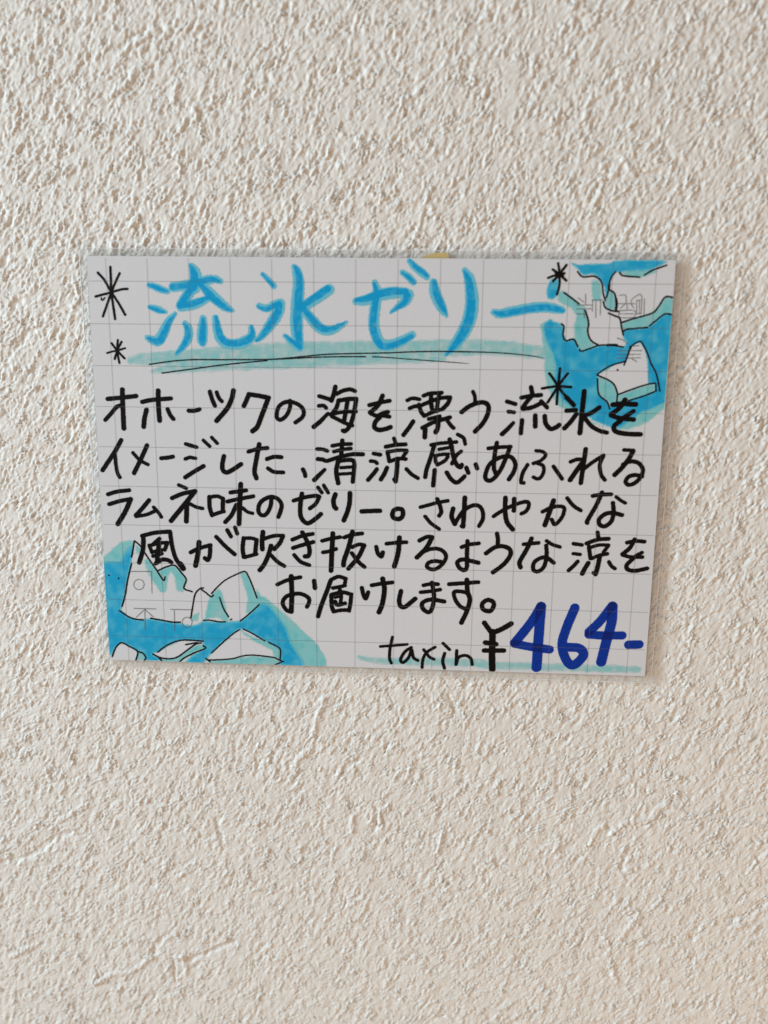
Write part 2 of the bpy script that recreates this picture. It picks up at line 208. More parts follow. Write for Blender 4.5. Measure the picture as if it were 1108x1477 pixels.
  ['70.62,-54.47,1.02 71.73,-54.69,1.02 71.98,-55.87,1.03 71.52,-56.82,1.03 70.66,-57.14,1.03 69.64,-56.80,1.03 69.31,-55.92,1.03 69.70,-54.88,1.02 70.62,-54.47,1.02'],
  ['76.30,-53.95,0.82 78.36,-53.38,0.82 80.36,-52.76,0.81 83.08,-52.21,0.81', '80.43,-51.79,0.90 81.10,-53.33,0.90 81.51,-55.09,0.90 81.02,-56.07,0.91', '77.50,-56.29,0.79 79.04,-58.04,0.79 81.09,-59.48,0.79'],
  ['87.27,-51.37,1.04 87.18,-54.98,1.05 87.06,-58.68,1.05', '86.62,-58.60,0.82 87.06,-58.77,0.82', '84.43,-54.21,1.05 84.13,-56.22,1.05 84.96,-58.07,1.05', '85.05,-58.07,0.91 85.65,-56.78,0.90 87.03,-54.69,0.90 89.00,-53.39,0.90 90.72,-53.35,0.90 91.76,-54.65,0.90 91.89,-56.66,0.90 91.03,-58.45,0.91'],
  ['94.53,-55.95,0.84 96.48,-54.56,0.84 99.00,-53.19,0.84 101.53,-52.24,0.84 102.89,-52.21,0.84 103.06,-53.35,0.84 102.43,-54.54,0.84 101.37,-55.14,0.84', '97.27,-51.21,1.04 97.34,-54.49,1.04 97.88,-57.27,1.05 99.39,-59.17,1.05', '99.44,-51.43,1.01 99.48,-54.39,1.01'],
  ['106.56,-54.54,0.84 108.64,-53.45,0.84 110.61,-53.06,0.83 111.83,-53.56,0.83 111.58,-55.38,0.84 110.54,-57.11,0.84 109.57,-57.66,0.84 108.94,-56.46,0.84', '109.12,-51.69,1.09 108.27,-54.57,1.10 107.30,-57.91,1.10', '112.42,-50.99,0.83 114.00,-52.85,0.83 115.91,-54.04,0.83'],
  ['118.60,-50.35,0.86 120.60,-49.97,0.86 123.07,-49.86,0.86', '120.79,-49.44,0.97 119.64,-52.60,0.97 117.75,-56.43,0.98 117.65,-57.11,0.98', '124.29,-50.48,0.71 125.47,-51.33,0.71 126.64,-51.97,0.71', '123.63,-52.00,0.94 123.92,-54.26,0.95 123.57,-56.55,0.95 122.10,-57.90,0.95 120.80,-57.55,0.95 120.52,-56.23,0.95 121.90,-54.83,0.95 123.71,-54.50,0.95 126.01,-55.01,0.95'],
  ['5.61,-62.90,1.06 5.37,-66.27,1.07 4.18,-69.89,1.07', '5.31,-62.82,0.97 8.66,-61.92,0.97 12.58,-61.54,0.97', '12.63,-61.69,1.00 13.00,-65.49,1.00 13.77,-68.54,1.01 14.75,-70.21,1.01', '14.91,-70.05,1.34 15.61,-71.20,1.35', '9.79,-63.48,0.94 8.22,-64.83,0.94', '7.05,-65.31,0.85 7.65,-67.14,0.85', '7.13,-65.37,0.85 9.43,-64.65,0.85 11.84,-64.44,0.85', '11.78,-64.54,0.91 11.00,-66.39,0.91', '7.81,-66.98,0.79 11.00,-66.30,0.79', '9.67,-64.64,1.09 9.14,-67.41,1.10 8.89,-69.57,1.10', '7.90,-68.11,0.86 10.20,-67.39,0.85', '8.50,-70.04,0.98 10.27,-68.98,0.98 11.78,-69.13,0.98 12.57,-69.64,0.98'],
  ['17.75,-66.91,0.94 19.89,-65.80,0.94 22.92,-64.88,0.94', '22.85,-64.97,1.00 22.68,-67.42,1.00 22.12,-68.81,1.00 21.35,-68.36,1.00', '20.01,-64.18,1.18 19.60,-67.18,1.18 18.87,-70.36,1.19', '24.49,-62.65,0.93 26.79,-65.13,0.94 29.12,-67.18,0.94', '27.37,-60.84,0.93 28.28,-62.48,0.93', '29.39,-60.10,0.90 29.93,-61.72,0.90'],
  ['31.52,-62.87,0.99 31.21,-65.70,1.00 31.45,-67.83,1.00', '31.58,-62.87,0.84 33.66,-62.85,0.84 34.90,-63.25,0.84', '34.84,-63.25,0.99 34.40,-66.79,1.00', '31.69,-67.89,0.85 34.75,-66.96,0.85', '36.52,-61.19,1.11 36.26,-63.47,1.11 36.27,-65.65,1.11', '36.78,-62.91,0.87 39.31,-62.10,0.87 41.68,-61.99,0.87', '41.62,-62.14,0.99 40.76,-63.98,0.99 39.31,-65.58,0.99', '38.52,-64.69,1.05 37.72,-67.39,1.06 36.63,-69.70,1.06 35.49,-71.21,1.06', '38.33,-67.07,0.90 40.08,-68.86,0.91 41.85,-69.98,0.91'],
  ['44.03,-63.00,0.93 46.70,-61.89,0.92 49.21,-61.38,0.92', '44.15,-65.17,0.93 46.97,-64.20,0.93 49.34,-63.49,0.93', '46.57,-61.05,1.01 47.81,-63.52,1.02 48.38,-65.63,1.02 48.07,-67.09,1.02 47.17,-67.30,1.02', '44.42,-66.99,0.90 46.03,-68.73,0.90 48.25,-69.59,0.90'],
  ['51.60,-63.14,0.87 54.02,-62.48,0.86 56.23,-62.08,0.86', '51.79,-66.16,0.87 53.42,-65.82,0.87 55.13,-65.18,0.87', '54.32,-61.18,1.13 54.06,-66.11,1.14 53.84,-70.90,1.15', '57.25,-62.11,0.92 59.31,-61.38,0.92 61.74,-61.00,0.92', '59.31,-60.63,1.10 58.37,-64.50,1.10 57.25,-67.86,1.11 57.01,-69.39,1.11', '59.16,-64.64,0.86 60.78,-63.91,0.86 62.19,-64.00,0.86', '62.25,-64.12,1.04 60.79,-67.17,1.05 58.28,-70.28,1.05', '59.17,-66.21,0.93 60.79,-68.39,0.93 62.36,-69.73,0.93'],
  ['65.33,-64.41,0.95 65.78,-66.15,0.95 66.67,-66.92,0.95 67.01,-65.82,0.95', '67.96,-63.54,0.89 70.73,-63.18,0.89 72.92,-63.04,0.89', '71.15,-61.88,1.12 70.91,-65.74,1.13 69.98,-69.40,1.14'],
  ['76.21,-62.55,0.95 77.94,-61.59,0.94 79.39,-61.56,0.94', '79.34,-61.71,1.06 78.00,-64.38,1.07 75.65,-66.93,1.07', '76.85,-65.61,0.89 79.17,-64.65,0.89 81.50,-64.75,0.89 82.93,-66.14,0.89 82.59,-67.89,0.89 81.03,-69.54,0.89 79.57,-70.00,0.90 78.27,-69.36,0.89 78.66,-68.20,0.89 80.40,-67.79,0.89 82.16,-68.06,0.89'],
  ['86.86,-64.03,0.89 88.72,-63.30,0.88 91.11,-62.95,0.88', '88.26,-62.42,0.97 88.21,-65.66,0.98 88.31,-68.98,0.98 87.70,-69.99,0.98 86.43,-69.41,0.98 85.89,-67.97,0.98 87.09,-67.22,0.98 89.14,-67.53,0.98 91.19,-68.00,0.98'],
  ['95.55,-60.32,0.94 95.83,-61.75,0.94 95.82,-63.03,0.94', '92.99,-65.49,1.00 95.11,-63.91,1.00 97.11,-63.57,1.00 98.82,-64.28,1.00 99.08,-65.78,1.00 97.58,-68.16,1.01 94.91,-70.40,1.01'],
  ['102.23,-62.95,0.85 105.94,-62.51,0.85', '104.17,-61.42,1.02 103.14,-64.13,1.03 101.50,-67.47,1.03 101.76,-68.91,1.03', '107.87,-63.13,0.91 108.10,-65.51,0.91 107.67,-68.47,0.91 106.29,-69.86,0.92 105.00,-69.50,0.92 105.04,-67.75,0.91 106.42,-66.51,0.91 108.14,-66.26,0.91 109.99,-67.57,0.91', '107.92,-61.94,0.79 109.40,-62.86,0.79 111.30,-63.44,0.79'],
  ['114.60,-62.54,0.82 116.70,-62.82,0.82', '114.68,-65.07,0.76 116.41,-65.27,0.76', '113.78,-69.44,0.88 114.87,-68.36,0.88 115.89,-67.08,0.88', '120.35,-59.51,0.87 120.66,-60.92,0.87', '117.82,-62.38,0.90 120.46,-61.37,0.90 123.15,-61.08,0.90', '118.43,-63.11,0.90 118.99,-66.17,0.91', '118.60,-63.49,0.76 120.84,-62.76,0.76 123.25,-62.71,0.76', '123.21,-62.86,0.81 122.15,-64.55,0.82', '119.34,-66.25,0.82 121.00,-65.44,0.82 123.11,-64.94,0.82', '121.26,-65.88,1.05 120.91,-68.53,1.06 120.50,-70.28,1.06', '119.99,-69.90,0.82 120.45,-70.34,0.82', '118.55,-67.44,1.06 117.77,-68.90,1.06 117.22,-70.21,1.06', '123.62,-67.02,0.82 124.32,-68.09,0.82 125.22,-68.73,0.82'],
  ['127.76,-61.96,0.87 129.85,-61.53,0.87 131.99,-61.63,0.87', '129.54,-61.09,0.93 128.56,-63.27,0.93 126.82,-64.95,0.93', '126.84,-65.16,0.82 129.01,-65.65,0.82 131.80,-65.58,0.82', '131.57,-64.46,0.84 130.13,-65.32,0.84', '129.60,-65.99,0.93 128.07,-67.70,0.94 128.44,-68.89,0.94 130.40,-69.15,0.94 133.15,-68.48,0.94'],
  ['39.95,-74.94,0.88 42.96,-73.54,0.88 45.96,-72.85,0.88', '43.57,-72.66,1.15 43.66,-77.39,1.16 43.44,-82.14,1.17', '43.50,-82.20,0.95 42.24,-81.80,0.95 41.27,-80.01,0.95 41.99,-78.30,0.95 44.11,-77.38,0.95 46.20,-77.33,0.95 47.93,-78.28,0.95 48.10,-79.46,0.95 47.55,-80.72,0.95', '49.47,-73.75,1.06 49.66,-75.63,1.06'],
  ['53.70,-73.59,1.03 52.79,-76.23,1.03 51.27,-80.31,1.04 50.41,-83.22,1.05', '53.85,-73.28,0.91 55.78,-72.46,0.91 57.62,-72.97,0.91', '57.56,-73.19,0.85 57.26,-74.73,0.85', '54.28,-75.52,0.85 56.07,-75.13,0.85 57.41,-74.79,0.85', '53.89,-77.45,1.00 53.97,-80.24,1.01 54.41,-81.73,1.01', '53.98,-77.29,0.94 56.66,-76.60,0.94 59.05,-77.10,0.94', '58.99,-77.26,0.91 58.81,-79.50,0.91 58.45,-81.53,0.92', '54.41,-81.86,0.89 56.36,-81.43,0.89 58.45,-81.31,0.89', '56.07,-75.84,0.85 56.42,-77.69,0.85 56.18,-79.88,0.85', '54.87,-79.13,0.92 55.46,-80.05,0.92 57.41,-79.53,0.92', '54.87,-78.04,0.67 56.07,-77.70,0.67'],
  ['61.72,-75.30,0.97 62.17,-77.24,0.97 62.77,-78.09,0.97 63.36,-76.44,0.97', '64.24,-74.56,0.91 66.75,-74.04,0.90 69.55,-73.67,0.90', '67.03,-72.72,1.14 67.50,-75.56,1.15 67.03,-79.29,1.15 66.16,-81.71,1.16'],
  ['71.74,-75.92,1.06 71.33,-78.25,1.06 71.65,-79.88,1.06 72.69,-80.17,1.06 73.86,-79.27,1.06 75.41,-77.84,1.06'],
  ['77.47,-74.24,0.87 79.37,-73.80,0.87 81.14,-73.85,0.87', '76.77,-76.10,0.87 79.41,-75.73,0.87 81.70,-75.28,0.87', '79.60,-73.49,0.99 80.18,-77.10,1.00 79.80,-80.14,1.00 78.94,-81.37,1.00 77.50,-80.57,1.00 77.18,-79.09,1.00 78.58,-78.13,1.00 80.35,-78.02,1.00 82.81,-78.42,1.00'],
  ['83.93,-73.78,0.93 87.29,-73.45,0.93 91.31,-73.08,0.93', '88.43,-72.51,1.08 88.67,-75.66,1.08 89.32,-77.79,1.08 88.62,-80.90,1.09 87.35,-83.95,1.09', '88.39,-75.91,0.90 86.76,-75.61,0.90 85.24,-75.90,0.90 85.65,-77.89,0.90 86.87,-79.55,0.91 88.07,-80.14,0.91'],
  ['94.02,-77.67,1.02 95.12,-78.11,1.02 95.45,-79.12,1.02 94.71,-80.59,1.03 93.53,-80.62,1.03 92.63,-80.02,1.03 92.50,-78.79,1.02 93.29,-77.94,1.02 94.02,-77.67,1.02'],
 ],
 'tax': [
  ['66.59,-91.02,0.63 69.99,-90.66,0.62 73.55,-90.25,0.62', '69.71,-88.37,0.66 69.10,-91.51,0.66 69.02,-94.17,0.66 69.50,-95.49,0.67'],
  ['74.63,-91.05,0.70 73.04,-92.23,0.70 71.89,-94.39,0.70 72.55,-95.28,0.70 73.96,-93.84,0.70 74.71,-91.73,0.70 75.21,-93.80,0.70 76.40,-94.60,0.70'],
  ['77.84,-91.57,0.66 79.31,-93.49,0.66 80.57,-94.13,0.66', '80.75,-90.80,0.66 78.75,-92.18,0.66 77.71,-94.10,0.66 77.51,-96.51,0.66'],
  ['82.78,-89.69,0.69 84.52,-91.37,0.69', '83.27,-92.43,0.73 82.82,-94.52,0.74 83.30,-96.48,0.74'],
  ['86.37,-91.58,0.73 86.30,-95.37,0.74', '86.36,-95.18,0.74 86.85,-93.46,0.73 88.54,-92.84,0.73 89.98,-93.56,0.73 90.46,-95.25,0.73'],
 ],
 'yen': [
  ['93.19,-83.85,1.15 94.95,-86.26,1.15', '100.02,-83.89,1.24 97.72,-85.41,1.24 95.39,-86.48,1.24', '95.38,-86.25,1.55 95.46,-92.13,1.57 95.66,-96.44,1.58', '93.63,-89.18,1.16 96.37,-89.57,1.16', '93.40,-91.35,1.12 98.46,-91.21,1.12'],
 ],
 'price': [
  ['107.38,-79.04,2.19 104.94,-83.62,2.20 101.10,-89.11,2.22', '101.15,-89.29,2.05 105.67,-90.08,2.05 110.09,-90.60,2.05', '107.38,-79.13,2.36 107.19,-85.83,2.39 107.01,-95.58,2.42'],
  ['115.89,-79.27,2.18 114.06,-84.74,2.20 113.20,-89.32,2.22 114.54,-93.42,2.23 116.46,-94.65,2.23 118.76,-92.00,2.22 117.70,-90.11,2.22 114.77,-89.82,2.22'],
  ['125.15,-78.50,2.09 122.37,-82.70,2.10 119.79,-85.58,2.11', '119.83,-86.30,2.03 123.46,-86.43,2.02 128.21,-86.30,2.02', '125.28,-78.58,2.35 125.34,-82.62,2.36 124.33,-88.09,2.38 123.40,-93.62,2.40'],
  ['130.00,-88.75,2.11 132.62,-88.58,2.11'],
 ],
 'ice_a_line': [
  ['111.91,2.68,0.37 113.13,1.57,0.37 115.58,1.72,0.37 116.91,1.16,0.37 117.70,0.04,0.37 118.14,-2.36,0.37 118.70,-3.77,0.37', '120.61,2.73,0.37 119.76,1.60,0.37 119.30,-0.09,0.37 119.21,-1.79,0.37 118.91,-3.06,0.37', '119.37,-1.22,0.37 120.74,-2.20,0.37 121.24,-4.04,0.37', '118.25,-4.06,0.37 118.77,-5.34,0.37 120.27,-6.04,0.37 122.02,-6.26,0.37', '121.57,2.59,0.37 122.19,1.95,0.37 123.64,1.73,0.37 126.24,1.58,0.37', '127.35,2.06,0.37 129.27,3.19,0.37 132.19,4.23,0.37', '108.98,-1.99,0.37 110.64,-3.11,0.37 112.61,-4.52,0.37', '114.16,-6.08,0.38 114.84,-7.80,0.38 115.14,-9.23,0.38 115.02,-10.67,0.38 115.49,-12.26,0.38 116.35,-13.27,0.38 117.86,-14.04,0.38', '119.58,-6.62,0.37 121.37,-7.32,0.38 122.34,-7.88,0.38 122.84,-9.74,0.38 123.40,-11.61,0.38', '122.77,-8.74,0.38 125.47,-7.86,0.37 129.72,-6.54,0.37 131.06,-5.11,0.37 132.47,-2.89,0.37 134.35,-2.99,0.37', '123.35,-10.75,0.38 124.48,-10.25,0.38 128.95,-9.84,0.38', '129.36,-9.41,0.38 130.72,-8.25,0.37 132.63,-6.72,0.37 134.22,-6.85,0.37', '108.78,-9.14,0.38 109.40,-9.85,0.38 109.30,-11.73,0.38 110.02,-13.03,0.38 111.76,-12.67,0.38 112.56,-13.74,0.38 112.92,-14.40,0.38', '121.20,-3.47,0.57 121.38,-4.89,0.57 121.28,-5.98,0.58', '119.38,0.05,0.49 119.37,-1.22,0.49', '113.37,-15.03,0.35 113.83,-15.46,0.35 115.99,-14.72,0.35 118.01,-14.03,0.35 120.64,-14.00,0.35 123.59,-14.38,0.35', '124.03,-18.58,0.35 124.87,-15.94,0.35 125.21,-14.49,0.35 126.17,-13.61,0.35 127.30,-13.02,0.35 127.98,-13.53,0.35 129.24,-15.61,0.35 130.30,-18.08,0.35 131.47,-19.97,0.35 132.32,-22.31,0.35 132.92,-24.66,0.35', '117.84,-20.85,0.35 120.10,-19.21,0.35 122.10,-18.31,0.35 124.41,-17.70,0.35', '117.85,-21.00,0.35 120.58,-22.15,0.35 121.98,-23.16,0.36 122.66,-24.49,0.36 123.03,-25.52,0.36', '117.99,-21.88,0.35 118.33,-24.84,0.36 118.91,-26.02,0.36 120.62,-27.34,0.36 121.38,-28.98,0.36', '123.17,-25.52,0.36 126.63,-24.15,0.36 129.79,-23.07,0.35 131.68,-22.76,0.35', '131.84,-22.90,0.35 131.95,-24.38,0.35', '132.11,-24.53,0.35 129.40,-25.74,0.36 125.64,-26.98,0.36', '122.95,-25.67,0.36 122.93,-27.16,0.36', '122.55,-19.68,0.35 122.64,-19.74,0.35', '119.76,-13.98,0.58 121.95,-13.93,0.58', '125.23,-14.34,0.52 125.26,-14.72,0.52'],
 ],
 'ice_b_line': [
  ['3.21,-64.15,0.39 2.63,-66.98,0.40 2.22,-68.48,0.40', '2.11,-70.32,0.40 0.88,-74.71,0.40 -0.01,-78.80,0.40 -1.02,-81.89,0.41', '3.21,-64.15,0.39 4.82,-65.60,0.40 6.32,-68.22,0.40 8.44,-71.51,0.40 10.27,-74.49,0.40 10.80,-73.63,0.40', '8.91,-72.00,0.40 11.09,-70.95,0.40 13.40,-70.46,0.40 14.96,-72.20,0.40 16.28,-74.18,0.40 15.59,-76.55,0.40 17.69,-77.41,0.40', '-1.75,-83.01,0.41 0.16,-84.43,0.41 2.12,-85.24,0.41 4.43,-85.45,0.41', '6.45,-84.95,0.41 9.42,-85.39,0.41 12.05,-85.83,0.41 14.21,-85.81,0.41', '17.08,-84.50,0.40 17.69,-81.41,0.40 18.49,-78.00,0.40 19.85,-76.51,0.40 20.68,-76.32,0.40', '19.85,-76.51,0.40 21.29,-77.59,0.40 22.56,-78.64,0.40 23.23,-78.22,0.40', '-4.46,-95.86,0.41 -3.37,-93.37,0.41 -1.77,-91.93,0.41 0.36,-92.92,0.41 2.46,-94.25,0.41 1.82,-96.80,0.41', '2.46,-94.25,0.41 3.95,-94.74,0.41 4.56,-95.95,0.41 4.11,-96.73,0.41', '7.83,-94.27,0.41 10.43,-92.28,0.41 13.83,-90.86,0.41 17.16,-90.70,0.41 20.14,-90.89,0.41', '6.46,-94.84,0.41 8.59,-95.83,0.41 11.26,-96.03,0.41 13.30,-95.34,0.41 15.71,-93.52,0.41 18.12,-91.71,0.41 19.53,-91.40,0.41', '15.44,-91.96,0.41 18.47,-91.29,0.41', '20.03,-92.11,0.41 20.57,-92.86,0.41 17.69,-94.16,0.41 14.96,-95.64,0.41 13.40,-96.95,0.41', '7.93,-95.67,0.41 8.88,-96.77,0.41', '-4.06,-73.45,0.40 -3.96,-73.51,0.40', '-1.53,-74.26,0.40 -1.47,-74.33,0.40', '22.79,-77.75,0.37 24.66,-75.68,0.36 26.67,-73.95,0.36 29.64,-72.38,0.36 31.61,-71.67,0.36 32.55,-72.98,0.36 33.47,-75.30,0.36 34.59,-78.63,0.37', '24.88,-78.88,0.37 25.77,-81.74,0.37 27.02,-83.99,0.37', '27.52,-84.80,0.37 27.82,-84.58,0.37', '35.13,-80.48,0.37 32.62,-82.92,0.37 30.11,-85.04,0.37', '20.39,-85.12,0.37 22.37,-85.07,0.37 24.34,-85.43,0.37 26.15,-85.38,0.37', '22.22,-94.06,0.38 24.80,-91.55,0.37 27.52,-89.06,0.37 29.71,-87.45,0.37', '30.87,-87.24,0.37 33.47,-88.55,0.37 36.39,-90.36,0.37', '37.38,-90.68,0.37 39.33,-91.66,0.37 40.47,-92.67,0.37 40.32,-95.62,0.37', '20.98,-96.09,0.38 24.32,-95.92,0.38 27.99,-95.46,0.38 30.34,-94.70,0.37 33.33,-94.37,0.37 38.28,-94.81,0.37 39.60,-95.30,0.37 41.24,-96.01,0.37', '20.60,-95.68,0.38 21.70,-96.52,0.38', '38.57,-97.07,0.37 40.57,-96.14,0.37'],
 ],
 'print_b': [
  ['2.00,-72.33,0.23 7.43,-72.24,0.23', '7.30,-72.21,0.23 7.13,-78.11,0.23', '2.11,-82.32,0.24 7.91,-82.34,0.24', '5.03,-82.42,0.24 4.79,-88.27,0.24', '5.02,-82.49,0.24 2.65,-84.71,0.24', '5.02,-82.49,0.24 7.14,-84.59,0.24', '11.88,-82.34,0.24 17.82,-82.33,0.24', '12.80,-82.39,0.24 12.68,-88.23,0.24', '3.86,-74.41,0.23 4.83,-74.79,0.23 5.17,-75.79,0.23 4.72,-76.78,0.23 3.71,-77.21,0.23 2.78,-76.83,0.23 2.43,-75.86,0.23 2.88,-74.83,0.23 3.86,-74.41,0.23', '16.09,-84.35,0.24 17.00,-84.74,0.24 17.36,-85.73,0.24 16.92,-86.74,0.24 15.98,-87.14,0.24 15.06,-86.79,0.24 14.71,-85.80,0.24 15.15,-84.79,0.24 16.09,-84.35,0.24'],
 ],
 'print_a': [
  ['114.02,-2.33,0.20 114.17,-4.71,0.20', '112.33,-3.19,0.20 113.75,-4.15,0.20', '112.05,-4.84,0.20 115.63,-4.82,0.20', '112.10,-5.70,0.20 115.50,-5.67,0.20', '112.16,-6.78,0.20 114.21,-6.94,0.20', '113.79,-5.80,0.20 114.11,-7.66,0.20', '115.61,-3.65,0.20 117.93,-3.64,0.20', '115.76,-3.65,0.20 115.83,-6.21,0.20', '116.51,-4.07,0.20 116.73,-7.64,0.20', '117.64,-3.64,0.20 117.71,-7.06,0.20', '121.77,-2.56,0.20 123.07,-2.47,0.20 123.44,-2.89,0.20 123.55,-4.45,0.20', '121.70,-4.46,0.20 125.58,-4.44,0.20', '123.78,-4.45,0.20 123.88,-5.87,0.20', '122.35,-5.46,0.20 123.32,-4.48,0.20', '124.65,-4.44,0.20 125.41,-5.43,0.20', '122.15,-6.03,0.20 125.51,-6.00,0.20 125.53,-7.49,0.20 122.25,-7.51,0.20 122.15,-6.03,0.20', '122.26,-6.77,0.20 125.48,-6.75,0.20', '124.65,-4.44,0.20 124.76,-3.59,0.20 125.41,-2.94,0.20 126.97,-2.53,0.20 127.21,-6.70,0.20', '125.90,-3.73,0.20 126.76,-3.58,0.20', '125.96,-3.73,0.20 126.11,-6.71,0.20', '126.12,-6.74,0.20 127.19,-6.73,0.20', '127.69,-3.29,0.20 127.88,-7.13,0.20', '126.62,-3.72,0.20 126.77,-6.56,0.20', '121.99,-12.34,0.20 123.34,-12.76,0.20 124.48,-13.68,0.20', '122.42,-15.24,0.20 128.04,-15.18,0.20', '122.39,-16.11,0.20 127.66,-16.06,0.20', '122.31,-17.02,0.21 127.78,-16.85,0.20', '125.59,-16.96,0.20 126.90,-17.73,0.21', '125.92,-14.19,0.20 127.22,-14.00,0.20'],
 ],
 'wash_a_blue': [
  ['110.65,4.50 112.83,4.23 115.69,4.52 118.86,4.40 120.54,5.02 124.81,5.42 129.68,5.33 132.05,5.01 130.35,4.03 128.69,3.32 123.55,2.96 121.27,2.73 120.41,2.67 119.66,1.04 119.23,-1.22 118.91,-3.06 118.36,-1.22 117.83,0.32 116.98,1.45 115.83,2.28 113.25,1.99 112.02,3.25'],
  ['104.58,-10.32 105.10,-8.87 106.09,-8.14 108.05,-9.14 109.27,-10.14 109.37,-11.87 110.02,-13.17 111.83,-12.81 112.89,-14.45 113.69,-15.52 116.00,-14.86 118.30,-14.11 120.94,-14.09 123.60,-14.50 124.42,-13.62 123.57,-11.89 123.35,-10.74 124.48,-10.30 128.96,-9.89 130.73,-8.39 132.63,-6.80 135.24,-6.87 135.95,-26.56 132.54,-28.24 128.81,-29.78 125.99,-31.92 124.30,-33.45 121.91,-33.33 118.24,-32.03 116.37,-30.84 112.98,-29.09 109.88,-27.03 107.89,-23.18 108.00,-19.63 107.25,-16.40 105.93,-13.79 104.96,-12.05', '117.90,-20.85 122.10,-18.36 124.41,-17.70 125.29,-14.43 126.46,-13.55 127.60,-13.25 128.76,-15.03 129.54,-17.65 130.15,-23.07 131.68,-22.76 132.02,-24.53 125.64,-26.98 123.06,-27.31 121.46,-28.83 120.62,-27.34 118.91,-26.02 118.28,-24.54'],
 ],
 'wash_a_bluestroke': [
  ['106.65,0.12,1.99 106.29,-1.22,2.47 106.16,-2.41,2.12'],
 ],
 'wash_a_teal': [
  ['121.85,2.73 124.99,2.97 128.97,3.41 130.16,2.77 128.49,2.15 126.52,1.58 123.64,1.70'],
  ['115.30,0.59 116.50,0.80 117.38,-0.38 117.65,-3.78 115.78,-3.93'],
  ['119.37,-1.22 120.75,-2.34 121.31,-4.32 120.98,-5.89 119.51,-5.62 118.70,-4.34 119.05,-2.92'],
  ['107.53,-2.14 108.67,-1.71 110.63,-2.97 113.07,-4.81 114.13,-5.51 114.66,-7.22 115.22,-9.23 114.96,-11.25 115.59,-12.98 116.54,-13.99 118.02,-14.27 116.01,-15.01 113.69,-15.47 113.05,-14.60 112.29,-12.72 111.76,-10.12 112.10,-7.24 111.07,-5.53 108.98,-4.69 107.77,-3.84'],
  ['122.93,-8.88 125.48,-7.95 129.73,-6.60 131.20,-5.11 132.62,-3.00 135.08,-3.16 135.23,-6.79 132.63,-6.72 130.72,-8.25 129.09,-9.69 124.48,-10.25 123.34,-10.60'],
  ['118.03,-21.44 120.59,-22.29 121.99,-23.31 122.93,-25.38 122.94,-27.31 121.55,-27.93 119.05,-26.02 118.37,-24.54'],
  ['123.18,-25.67 126.64,-24.29 131.69,-22.85 131.95,-24.38 129.39,-25.60 125.34,-26.90 123.29,-27.22'],
  ['134.95,-26.57 134.91,-28.21 130.46,-32.01 126.12,-33.88 123.12,-33.62 124.20,-31.94 128.22,-29.79 131.61,-27.65'],
  ['103.95,-9.46 105.10,-8.87 105.85,-12.05 107.53,-16.11 108.04,-20.22 107.92,-23.77 110.46,-26.72 113.28,-29.08 117.06,-32.34 121.32,-33.49 117.68,-32.64 112.44,-29.99 109.36,-28.53 106.46,-24.38 105.36,-20.24 105.47,-16.42 104.37,-12.06'],
 ],
 'wash_b_blue': [
  ['-5.93,-70.10 1.98,-69.82 0.72,-74.72 -0.36,-79.15 -1.58,-82.93 0.16,-84.60 2.76,-85.74 6.11,-85.13 9.40,-85.73 13.37,-86.14 16.65,-86.74 18.65,-86.52 20.34,-85.61 26.60,-85.62 30.24,-85.18 32.92,-83.06 35.60,-80.27 37.55,-80.56 39.46,-82.89 42.01,-86.57 43.26,-90.66 45.84,-95.08 46.47,-97.16 40.19,-97.20 40.55,-95.76 40.47,-92.64 36.37,-90.16 31.17,-87.28 29.51,-87.42 25.11,-91.17 21.67,-94.57 20.28,-96.19 19.57,-97.26 14.89,-97.26 16.98,-95.23 20.57,-92.86 20.14,-90.96 17.16,-90.70 13.83,-90.79 10.43,-92.28 7.66,-94.28 6.29,-94.84 8.57,-96.18 7.52,-97.09 4.68,-96.82 4.57,-95.77 3.96,-94.56 2.47,-94.08 0.37,-92.74 -1.76,-91.75 -3.36,-93.20 -5.19,-95.70 -6.04,-93.10 -6.61,-86.16'],
  ['-0.85,-70.39 0.29,-67.86 2.64,-65.48 2.59,-66.98 1.96,-70.16'],
 ],
 'wash_b_teal': [
  ['-5.62,-70.50 -5.19,-68.81 -3.45,-67.28 -0.69,-64.89 1.64,-64.18 3.09,-64.48 2.61,-67.31 2.02,-70.32'],
  ['3.24,-64.81 4.64,-66.00 4.90,-67.26 3.75,-67.28'],
  ['5.45,-69.24 6.29,-68.72 8.74,-72.17 10.26,-74.66 10.91,-76.16 10.60,-77.92 9.46,-77.71 7.31,-74.56 6.15,-71.56'],
  ['9.07,-72.17 11.09,-70.95 13.40,-70.56 14.95,-72.36 16.35,-74.17 15.59,-76.55 15.13,-77.47 13.75,-77.27 13.32,-73.74 12.35,-72.09 11.45,-73.79 10.78,-77.51 9.83,-76.86 10.27,-74.49'],
  ['22.92,-77.72 24.60,-76.50 25.55,-77.48 26.10,-80.51 26.96,-84.75 26.28,-85.45 24.02,-83.97 20.69,-85.09 21.51,-80.63'],
  ['17.25,-84.32 19.45,-82.90 18.70,-85.14 17.37,-85.52'],
  ['2.46,-94.25 3.95,-94.74 4.56,-95.95 4.11,-96.80 1.82,-96.80'],
  ['8.58,-96.00 11.26,-96.10 13.29,-95.51 15.71,-93.70 18.45,-91.71 20.09,-92.18 20.57,-92.86 17.69,-94.16 14.96,-95.64 13.39,-97.02 9.20,-97.00'],
  ['-6.19,-90.14 -2.90,-91.26 -1.93,-91.86 -3.36,-93.20 -5.20,-95.88 -6.22,-95.91'],
  ['30.30,-72.03 31.61,-71.67 32.70,-73.31 34.52,-78.64 34.98,-79.98 32.96,-82.74 31.64,-82.78 32.22,-79.37 31.36,-75.01'],
